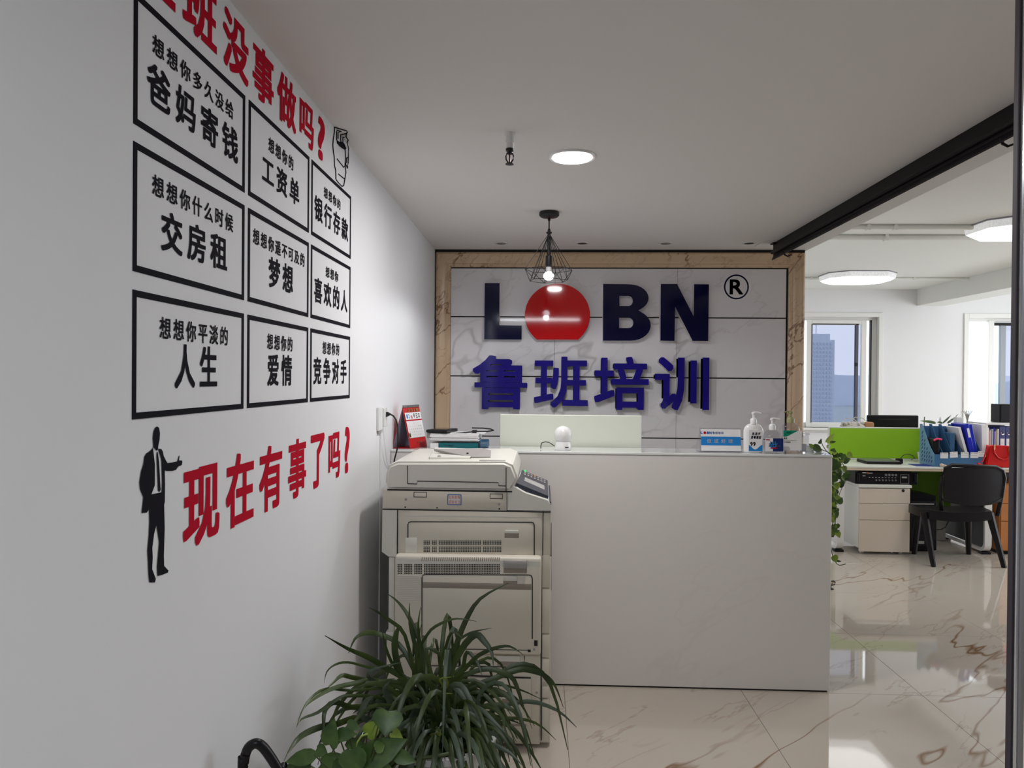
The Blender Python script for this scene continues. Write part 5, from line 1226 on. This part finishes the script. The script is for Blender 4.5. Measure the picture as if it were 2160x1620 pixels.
t = thing('amplifier', 'black rack amplifier with silver knobs on top of the cabinet', 'amplifier', ((a0[0]+a1[0])/2, 6.95, cz1+0.012))
az0 = cz1+0.014; az1 = DZ-0.042
B().box(a0[0]+0.03, a1[0]-0.05, AY, AY+0.40, az0, az1-0.004, 0.003).build('case', m_blackp, t)
B().box(a0[0], a1[0], AY-0.008, AY, az0, az1-0.008, 0.002).build('front_panel', m_blackp, t)
hgt = az1-az0
def af(fx, fz): return Vector((a0[0]+(a1[0]-a0[0])*fx, AY-0.009, az0+hgt*fz))
for k_ in range(4): B().lathe([(0.012, 0), (0.010, -0.012), (0.008, -0.014)], af(0.49+k_*0.053, 0.72), 14, 'y').build('knob', m_steel, t, smooth=True)
for k_ in range(7): B().lathe([(0.009, 0), (0.007, -0.010)], af(0.335+k_*0.052, 0.30), 12, 'y').build('knob', m_steel, t, smooth=True)
b = B()
for k_ in range(9): c = af(0.23+k_*0.052, 0.50); b.box(c.x-0.006, c.x+0.006, c.y-0.001, c.y+0.001, c.z-0.001, c.z+0.002)
c = af(0.14, 0.62); b.box(c.x-0.012, c.x+0.012, c.y-0.001, c.y+0.001, c.z-0.002, c.z+0.002)
c = af(0.24, 0.84); b.box(c.x-0.02, c.x+0.02, c.y-0.001, c.y+0.001, c.z-0.003, c.z+0.003); c = af(0.15, 0.86); b.box(c.x-0.02, c.x+0.014, c.y-0.001, c.y+0.001, c.z-0.003, c.z+0.003)
b.build('white_print', m_paper, t)
c = af(0.195, 0.86); B().box(c.x-0.006, c.x+0.006, c.y-0.0015, c.y, c.z-0.007, c.z+0.007).build('orange_print', m_orange, t)
c = af(0.79, 0.52); B().box(c.x-0.022, c.x+0.022, c.y-0.002, c.y, c.z-0.004, c.z+0.010).build('display_window', m_lcd, t)
c = af(0.80, 0.40); b = B(); frame_rect(b, c.x-0.04, c.x+0.035, c.z-0.04, c.z+0.042, 0.002, c.y-0.001, c.y, 0); b.build('display_frame', m_copg, t)
for fx in (0.04, 0.96): c = af(fx, 0.5); B().box(c.x-0.012, c.x+0.012, c.y-0.02, c.y, c.z-0.035, c.z+0.035, 0.004).build('rack_handle', m_blackp, t)
# speaker
s0 = at(1916, 1048, y=6.85); s1_ = at(1976, 1167, y=6.85)
t = thing('floor_speaker', 'black party speaker on the floor between cabinet and chair', 'speaker', ((s0.x+s1_.x)/2, 7.0, 0))
B().box(s0.x, s1_.x, 6.85, 7.15, 0.012, s0.z-0.04, 0.008).build('speaker_cabinet', m_blackp, t)
B().prism([(s0.x, s0.z-0.039), (s1_.x, s0.z-0.039), (s1_.x, s0.z+0.01), (s0.x+0.04, s0.z+0.04), (s0.x, s0.z+0.035)], lambda u, v: Vector((u, 6.88, v)), lambda u, v: Vector((u, 7.13, v))).build('top_panel', m_blackp, t)
B().box(s0.x+0.02, s1_.x-0.03, 6.847, 6.851, s0.z-0.068, s0.z-0.058).build('light_strip', m_copg, t)
B().box(s0.x+0.02, s1_.x-0.02, 6.847, 6.851, 0.05, s0.z-0.23, 0.003).build('grille', m_mesh, t)
B().lathe([(0.085, 0), (0.09, -0.003), (0.09, -0.006), (0.06, -0.004)], ((s0.x+s1_.x)/2, 6.850, 0.26), 28, 'y').build('woofer_ring', m_blackp, t)
zt6 = at(1945, 1080, y=6.85).z
text_part('600W', s0.x+0.05, s1_.x-0.03, zt6-0.018, zt6+0.018, lambda u, v, w: Vector((u, 6.846, v)), m_copg, t, fill=0.8, bold=0.005)
B().box(s0.x+0.085, s0.x+0.145, 6.8455, 6.8475, 0.072, 0.098).build('badge', m_lcd, t)
for x in (s0.x+0.03, s1_.x-0.03): B().box(x-0.015, x+0.015, 6.88, 7.12, 0, 0.012).build('foot', m_rubber, t)
tag(B().tube([at(x, y, y=7.15) for x, y in ((2005, 1085), (2001, 1100), (1994, 1112), (1985, 1117), (1974, 1117))], 0.004, 6).build('speaker_cable', m_rubber, smooth=True), 'black cable hanging in front of the green modesty panel', 'cable')
# chair
t = thing('visitor_chair', 'black plastic chair with a curved back pushed up to the desk', 'chair', (3.58, 6.55, 0))
yb_ = 6.36; tl = at(1984, 984, y=yb_-0.05); 
SZ = 0.465
ft = {'A': (3.30, 6.30), 'B': (3.885, 6.31), 'C': (3.86, 6.78), 'D': (3.37, 6.76)}
tops = {'A': (3.25, 6.36), 'B': (3.80, 6.38), 'C': (3.78, 6.66), 'D': (3.36, 6.66)}
for k_ in 'ABCD':
    b = B(); n = 6; pts = [Vector((*ft[k_], 0)).lerp(Vector((*tops[k_], SZ-0.02)), i/n) for i in range(n+1)]
    b.tube(pts, 0.021, 8, 0.032); b.build('leg', m_blackp, t, smooth=True)
# seat shell
vs_ = []; fs_ = []; nx, ny_ = 8, 8
def seatpt(i, j, off): 
    u, v = i/nx*2-1, j/ny_*2-1; x = 3.525+0.285*u*(1-0.10*v*v*abs(u)); y = 6.49+0.19*v*(1-0.08*u*u)
    return Vector((x, y, SZ+0.018*u*u-0.02*(v > 0.6)*(v-0.6)-0.01+off))
for off in (0, -0.075):
    for i in range(nx+1):
        for j in range(ny_+1): vs_.append(seatpt(i, j, off))
S_ = (nx+1)*(ny_+1); I = lambda i, j, o=0: o*S_+i*(ny_+1)+j
for o_ in (0, 1):
    for i in range(nx):
        for j in range(ny_): fs_.append((I(i, j, o_), I(i+1, j, o_), I(i+1, j+1, o_), I(i, j+1, o_)))
for i in range(nx): fs_ += [(I(i, 0), I(i+1, 0), I(i+1, 0, 1), I(i, 0, 1)), (I(i, ny_), I(i+1, ny_), I(i+1, ny_, 1), I(i, ny_, 1))]
for j in range(ny_): fs_ += [(I(0, j), I(0, j+1), I(0, j+1, 1), I(0, j, 1)), (I(nx, j), I(nx, j+1), I(nx, j+1, 1), I(nx, j, 1))]
B().add(vs_, fs_).build('seat', m_blackp, t, smooth=True)
def bk(px, py, dy=0):
    a = at(px, py, y=6.33+dy); return a
ob = [(1986, 1078), (1984, 1040), (1988, 1005), (1994, 988), (2008, 981), (2060, 984), (2100, 985), (2114, 992), (2119, 1008), (2113, 1045), (2104, 1088)]
def curve_y(px): return 0.045*(1-((px-2050)/68)**2)*-1+0.03
fr_pts = [bk(x, y, curve_y(x)+(0.04 if y > 1060 else 0)) for x, y in ob]
B().tube(fr_pts, 0.017, 10).build('back_frame', m_blackp, t, smooth=True)
b = B(); V = []; F = []; nu, nv = 10, 6
for i in range(nu+1):
    for j in range(nv+1):
        px = 1991+(2113-1991)*i/nu; top_ = 986+2*i/nu; bot_ = 1056+8*math.sin(PI*i/nu)+2
        V.append(bk(px, top_+(bot_-top_)*j/nv, curve_y(px)))
for i in range(nu):
    for j in range(nv): a = i*(nv+1)+j; F.append((a, a+nv+1, a+nv+2, a+1))
b.add(V, F); b.bm.normal_update(); bmesh.ops.solidify(b.bm, geom=b.bm.faces[:], thickness=0.008); b.build('back_panel', m_mesh, t, smooth=True)
B().tube([bk(x, y, curve_y(x)) for x, y in ((1988, 1054), (2010, 1058), (2050, 1066), (2090, 1062), (2112, 1050))], 0.012, 8).build('lower_rail', m_blackp, t, smooth=True)
# orange drawer cabinet and next desk
B().box(4.025, 4.035, DY0+0.08, 7.55, 0.05, DZ-0.08).build('side_screen', pm('dark_grey_screen', (0.05, 0.05, 0.06), 0.4), [o for o in COL.objects if o.name == 'office_desk'][0])
t = thing('wooden_drawer_unit', 'orange wooden drawer unit at the right edge beside the chair', 'cabinet', (4.3, 7.0, 0))
wx0 = 4.14; B().box(wx0, 4.5, 6.80, 7.28, 0.03, 0.64, 0.003).build('carcass', m_wood, t)
for z0_, z1_ in ((0.04, 0.30), (0.305, 0.46), (0.465, 0.63)): B().box(wx0+0.003, 4.497, 6.782, 6.799, z0_, z1_, 0.002).build('drawer', m_wood, t)
B().box(wx0+0.01, 4.49, 6.82, 7.26, 0, 0.029).build('plinth', m_blackp, t)
t = thing('office_desk', 'cream desk at the right edge above the orange drawer unit', 'desk', (4.7, 7.0, 0))
B().box(4.062, 5.40, DY0, DY1, DZ-0.012, DZ, 0.001, 1).build('desk_top', m_desk, t); B().box(4.064, 5.398, DY0+0.004, DY1, DZ-0.036, DZ-0.0125).build('edge_band', m_edge, t)
B().box(5.30, 5.36, DY0+0.05, DY1, 0, DZ-0.037).build('side_frame', m_white, t)
b = B(); B().box(4.15, 5.25, 7.30, 7.318, 0.23, DZ-0.04).build('modesty_panel', pm('grey_modesty_panel', (0.10, 0.10, 0.13), 0.4), t)
# small white stand beneath desk, floor hook
tag(B().box(3.87, 3.97, 7.36, 7.39, 0.0, 0.30, 0.004).build('white_cable_box', m_white), 'white upright board behind the chair legs under the desk', 'board')
hk = at(1752, 1243, z=0)
t = thing('floor_hook', 'small black hook-shaped door stop on the floor beside the counter end', 'door stop', (hk.x, hk.y, 0))
B().lathe([(0.022, 0), (0.022, 0.006), (0.014, 0.01)], (hk.x+0.0, hk.y, 0), 16).build('base_disc', m_blackm, t)
B().tube([(hk.x, hk.y, 0.008), (hk.x+0.004, hk.y, 0.03), (hk.x+0.028, hk.y, 0.035), (hk.x+0.034, hk.y, 0.05), (hk.x+0.024, hk.y, 0.062), (hk.x+0.004, hk.y, 0.060)], 0.005, 8).build('hook', m_blackm, t, smooth=True)
# black tube loop in the foreground
HY = 1.72
t = thing('black_tube_hoop', 'thick black bent tube hoop in front of the left wall', 'hoop', (-0.64, HY, 0))
sh = lambda x, y: (490+x/6.968, 1400+y/6.968)
pts = [at(*sh(x, y), y=HY+dy) for x, y, dy in ((150, 1700, 0), (165, 1500, 0), (195, 1330, 0), (250, 1220, 0), (350, 1170, 0), (450, 1225, 0.01), (560, 1370, 0.02), (660, 1530, 0.03), (720, 1640, 0.04), (760, 1800, 0.05))]
pts = [Vector((pts[0].x, HY, 0.0))]+pts+[Vector((pts[-1].x+0.01, HY+0.06, 0.0))]
# smooth the bend
def smooth_path(p, n=4):
    out = []
    for i in range(len(p)-1):
        p0, p1, p2, p3 = p[max(i-1, 0)], p[i], p[i+1], p[min(i+2, len(p)-1)]
        for k_ in range(n):
            s_ = k_/n; out.append(0.5*((2*p1)+(-p0+p2)*s_+(2*p0-5*p1+4*p2-p3)*s_*s_+(-p0+3*p1-3*p2+p3)*s_**3))
    out.append(p[-1]); return out
B().tube(smooth_path(pts, 5), 0.0118, 12).build('hoop_tube', m_blackp, t, smooth='all')
for p_ in (pts[0], pts[-1]): B().lathe([(0.02, 0), (0.018, 0.015), (0.013, 0.02)], (p_.x, p_.y, 0), 14).build('foot_cap', m_blackp, t)

# ------------------------------------------------------------------ big foreground plant
PY = 2.40
s7 = lambda x, y: (460+x/2.842, 1200+y/2.842)
potc = Vector((at(930, 1500, y=PY).x, PY, 0))
t = thing('potted_orchid', 'big long-leaved orchid in a white porcelain pot in the foreground', 'plant', (potc.x, PY, 0))
rp = 0.178; zp = 0.385
B().lathe([(0.11, 0), (0.125, 0.02), (0.15, 0.15), (0.165, 0.30), (0.170, zp-0.03), (rp+0.008, zp-0.02), (rp+0.010, zp), (rp-0.006, zp+0.003), (rp-0.012, zp-0.03), (0.14, zp-0.12)], potc, 36).build('pot', m_porc, t, smooth=True)
B().lathe([(rp-0.013, zp-0.05), (0.10, zp-0.045), (0.0, zp-0.035)], potc, 24).build('soil', m_soil, t, smooth='all')
# blue flower print on the pot
pt_ = None
b = B()
for k_ in range(9):
    a0_ = R(-40+k_*1.5); zz = 0.29+0.012*math.sin(k_*2.1); rr = 0.1665
    for j in range(5):
        aa = a0_+0.05*math.cos(j*1.26+k_); z_ = zz+0.010*math.sin(j*1.26+k_)
        b.sphere((potc.x+rr*math.cos(aa), PY+rr*math.sin(aa), z_), 0.0045, 6)
b.build('blue_flower_print', pm('cobalt_glaze', (0.05, 0.12, 0.30), 0.3), t)
def ribbon(pts, w, fold=0.25, wtip=0.12):
    pts = smooth_path([Vector(p) for p in pts], 3); n = len(pts); V = []; F = []
    for i, p in enumerate(pts):
        tg = (pts[min(i+1, n-1)]-pts[max(i-1, 0)]).normalized()
        view = Vector((0.1, -1, 0.35))
        s_ = tg.cross(view)
        s_ = s_.normalized() if s_.length > 0.05 else Vector((1, 0, 0))
        nn = s_.cross(tg).normalized()
        f_ = i/(n-1); ww = w*(0.55+0.45*min(1, f_*4))*(1 if f_ < 0.55 else max(wtip, 1-((f_-0.55)/0.45)**1.5))*0.5
        V += [p+s_*ww-nn*ww*fold, p, p-s_*ww-nn*ww*fold]
    for i in range(n-1): a = i*3; F += [(a, a+1, a+4, a+3), (a+1, a+2, a+5, a+4)]
    return V, F
def depth(px): return PY if px > 800 else PY-0.30*(800-px)/180.0
rl = random.Random(5)
def pl(points, w, mat=m_leaf, base=True, dy=None):
    dyt = rl.uniform(-0.14, 0.10) if dy is None else dy; n = len(points); P3 = []
    for i, (x, y) in enumerate(points):
        q_ = s7(x, y); f_ = i/(n-1); yy = depth(q_[0])+dyt*f_
        p_ = at(*q_, y=yy)
        if p_.x < WX+0.012: p_.x = WX+0.012
        if p_.z < 0.02: p_.z = 0.02
        P3.append(p_)
    if base:
        b0 = Vector((potc.x+rl.uniform(-0.07, 0.07), PY+rl.uniform(-0.05, 0.05), zp-0.04))
        P3 = [b0]+P3
    V, F = ribbon(P3, w/2.842/FPX*PY)
    B().add(V, F).build('leaf', mat, t, smooth='all')
main = [
 ([(1230, 760), (1190, 500), (1150, 330), (1148, 205)], 26), ([(1240, 760), (1225, 500), (1150, 300), (1080, 200), (1010, 145)], 26),
 ([(1200, 700), (1120, 400), (1030, 310), (960, 260), (905, 232)], 22), ([(1330, 720), (1420, 480), (1480, 320), (1570, 180), (1740, 85)], 34),
 ([(1180, 600), (1250, 400), (1330, 330), (1430, 298), (1550, 315)], 18), ([(1370, 560), (1430, 440), (1500, 390), (1560, 370), (1640, 355)], 16),
 ([(1380, 700), (1450, 500), (1540, 395), (1600, 440), (1640, 500), (1650, 580)], 40), ([(1390, 720), (1480, 600), (1560, 520), (1660, 475), (1750, 465), (1830, 515)], 24),
 ([(1400, 700), (1500, 630), (1620, 600), (1750, 640), (1800, 730), (1830, 830), (1897, 940)], 30), ([(1450, 760), (1650, 660), (1800, 605), (1880, 610), (1960, 640), (2020, 700), (2070, 830)], 34),
 ([(1360, 760), (1480, 700), (1650, 690), (1800, 720), (1945, 785)], 20), ([(1180, 620), (1080, 450), (960, 390), (880, 385), (820, 420), (782, 505)], 30),
 ([(1160, 700), (1000, 590), (900, 530), (780, 480), (640, 400)], 32), ([(1120, 640), (900, 590), (780, 560), (700, 575), (650, 620), (638, 685)], 14),
 ([(1100, 700), (950, 680), (800, 650), (740, 640), (680, 690), (650, 720)], 26), ([(1150, 760), (950, 670), (800, 690), (680, 720), (560, 790), (520, 835)], 26),
 ([(1100, 740), (800, 730), (650, 720), (560, 770), (500, 860), (470, 950)], 16), ([(1050, 800), (800, 760), (700, 790), (600, 860), (500, 900), (470, 950)], 20),
 ([(1000, 850), (800, 830), (700, 800), (640, 850), (630, 960), (610, 1080)], 30), ([(900, 900), (720, 930), (610, 950), (500, 1000), (440, 1070), (395, 1150)], 34),
 ([(1250, 830), (1330, 850), (1400, 930), (1400, 1000), (1420, 1080)], 26), ([(1350, 760), (1380, 880), (1420, 1000), (1470, 1100), (1490, 1190)], 34),
 ([(1510, 830), (1570, 920), (1600, 1000), (1620, 1100), (1640, 1190)], 32), ([(1400, 940), (1550, 940), (1700, 990), (1770, 1060), (1800, 1190)], 40),
 ([(1450, 760), (1550, 730), (1650, 800), (1720, 900), (1800, 1020)], 26), ([(1450, 800), (1570, 740), (1680, 850), (1740, 950), (1790, 1040)], 22),
 ([(1500, 860), (1620, 830), (1700, 880), (1720, 960), (1760, 1050)], 20), ([(1560, 870), (1660, 900), (1700, 1000), (1690, 1100), (1690, 1190)], 30),
 ([(1230, 700), (1210, 450), (1200, 330), (1215, 225)], 16), ([(1215, 650), (1205, 420), (1225, 310)], 12), ([(1120, 700), (1060, 500), (1070, 380), (1095, 345)], 40), ([(1130, 700), (1040, 560), (1000, 450), (985, 380)], 18),
 ([(1300, 700), (1250, 480), (1340, 520), (1380, 560)], 24), ([(1330, 700), (1370, 450), (1410, 380), (1470, 420)], 18), ([(1450, 650), (1490, 500), (1560, 570), (1580, 640)], 24), ([(1400, 640), (1600, 560), (1640, 640), (1700, 740)], 20),
 ([(1500, 700), (1620, 730), (1700, 800), (1760, 880)], 18), ([(1430, 720), (1530, 780), (1640, 900), (1660, 960)], 18),
]
for p_, w_ in main: pl(p_, w_)
for p_, w_ in (([(1050, 880), (1030, 800), (1000, 720), (1030, 672)], 40), ([(1110, 1000), (1160, 900), (1200, 830), (1240, 765)], 44), ([(880, 900), (870, 830), (900, 780), (930, 765)], 34), ([(1000, 720), (900, 650), (940, 600), (1100, 560)], 22), ([(1090, 900), (1060, 820), (1090, 780)], 24), ([(1300, 840), (1400, 850), (1450, 1000), (1480, 1190)], 30)):
    pl(p_, w_, m_leafg, dy=-0.18)
for k_ in range(165):
    a = rl.uniform(0, 2*PI); Lh = rl.uniform(0.16, 0.36); up_ = rl.uniform(0.05, 0.30)*(1.2 if abs(math.cos(a)) < 0.5 else 0.8)
    b0 = Vector((potc.x+rl.uniform(-0.09, 0.09), PY+rl.uniform(-0.08, 0.08), zp-0.04)); d = Vector((math.cos(a), math.sin(a)*0.8, 0))
    P3 = [b0, b0+d*Lh*0.25+Vector((0, 0, up_*0.8)), b0+d*Lh*0.6+Vector((0, 0, up_*1.05)), b0+d*Lh*0.9+Vector((0, 0, up_*0.75)), b0+d*Lh*1.1+Vector((0, 0, up_*0.2+rl.uniform(-0.1, 0.05)))]
    for q_ in P3: q_.x = max(q_.x, WX+0.015)
    if k_ >= 78:   # drooping outer leaves toward the room
        a = rl.uniform(-0.95*PI, -0.05*PI); d = Vector((math.cos(a), math.sin(a), 0)); Lh = rl.uniform(0.18, 0.34); u2 = rl.uniform(0.02, 0.12)
        P3 = [b0, b0+d*Lh*0.3+Vector((0, 0, u2)), b0+d*Lh*0.6+Vector((0, 0, u2*0.9)), b0+d*Lh*0.85+Vector((0, 0, u2*0.2-0.04)), b0+d*Lh+Vector((0, 0, -rl.uniform(0.08, 0.22)))]
        for q_ in P3: q_.x = max(q_.x, WX+0.015)
    V, F = ribbon(P3, rl.uniform(0.010, 0.019)); B().add(V, F).build('leaf', m_leaf if rl.random() < 0.8 else m_leafg, t, smooth='all')
for pts_, w_ in (([(1330, 720), (1345, 700), (1330, 660), (1400, 648)], 12), ([(1350, 790), (1345, 750), (1405, 748)], 10), ([(1360, 730), (1370, 680), (1350, 650)], 26), ([(1290, 1000), (1330, 990), (1350, 1010)], 12), ([(1260, 1000), (1300, 970), (1340, 965)], 12), ([(1010, 1030), (1012, 1000), (1030, 990)], 8), ([(1150, 1120), (1180, 1105), (1200, 1110)], 12)):
    pl(pts_, w_, m_leaflt, base=False, dy=-0.2)
pl([(1200, 1100), (1250, 1050), (1290, 1010), (1340, 985)], 56, pm('yellow_green_sheath', (0.20, 0.25, 0.04), 0.5), base=False, dy=-0.22)
B().tube([at(*s7(x, y), y=PY-0.2) for x, y in ((1140, 1140), (1200, 1135), (1300, 1125), (1405, 1105))], 0.006, 8).build('cane', m_stem, t, smooth='all')

# pothos in the foreground, low left
QY = 2.05
t = thing('potted_pothos', 'broad-leaved green pothos at the foot of the left wall before the orchid', 'plant', (-0.50, QY, 0))
qc = Vector((-0.50, QY, 0))
B().lathe([(0.07, 0), (0.085, 0.02), (0.105, 0.36), (0.115, 0.38), (0.105, 0.385), (0.09, 0.34)], qc, 28).build('pot', m_blackp, t, smooth=True)
B().lathe([(0.095, 0.35), (0.0, 0.36)], qc, 20).build('soil', m_soil, t)
def sl(x, y): return (490+x/6.968, 1400+y/6.968)
pll = [((1440, 1190), (1480, 830), 230, 0), ((1560, 1040), (1820, 1035), 150, 0), ((2180, 750), (2000, 1090), 10, 0), ((1980, 1030), (2180, 850), 190, 1), ((2300, 700), (2240, 1050), 330, 0), ((1960, 1400), (2560, 1120), 300, 0),
       ((1760, 1260), (1850, 1640), 320, 0), ((1200, 1340), (760, 1450), 170, 0), ((1240, 1260), (1400, 1330), 150, 0), ((1360, 1400), (1690, 1360), 120, 0), ((1680, 1150), (1950, 1190), 130, 0), ((1690, 900), (1880, 950), 130, 0),
       ((2350, 1000), (2500, 1100), 120, 1), ((1150, 1500), (700, 1560), 200, 0), ((1300, 1480), (1600, 1560), 220, 0), ((2050, 1500), (2350, 1560), 240, 0), ((1650, 1450), (1450, 1600), 180, 0), ((2400, 1330), (2700, 1450), 160, 0), ((2100, 1250), (2250, 1180), 140, 0)]
for (a_, e_2, wd, lt) in pll:
    dy = rl.uniform(-0.06, 0.05); A3 = at(*sl(*a_), y=QY+dy); E3 = at(*sl(*e_2), y=QY+dy+rl.uniform(-0.04, 0.02))
    for q_ in (A3, E3): q_.x = max(q_.x, WX+0.03)
    b = B(); leaf_mesh(b, A3, E3, wd/6.968/FPX*QY*1.35, (rl.uniform(-0.3, 0.3), -1, rl.uniform(0.2, 0.7)), 0.12); b.build('leaf', m_pothl if lt else m_poth, t, smooth='all')
    mid_ = (A3+Vector((qc.x, QY, 0.40)))/2+Vector((0, 0, -0.02))
    B().tube([Vector((qc.x+rl.uniform(-.04, .04), QY+rl.uniform(-.04, .04), 0.355)), mid_, A3], 0.0022, 5).build('stalk', m_stem, t)
B().tube([at(*sl(x, y), y=QY-0.05) for x, y in ((1805, 1280), (1840, 1150), (1900, 1060), (1990, 1030))], 0.0026, 6).build('stalk', m_leaflt, t)
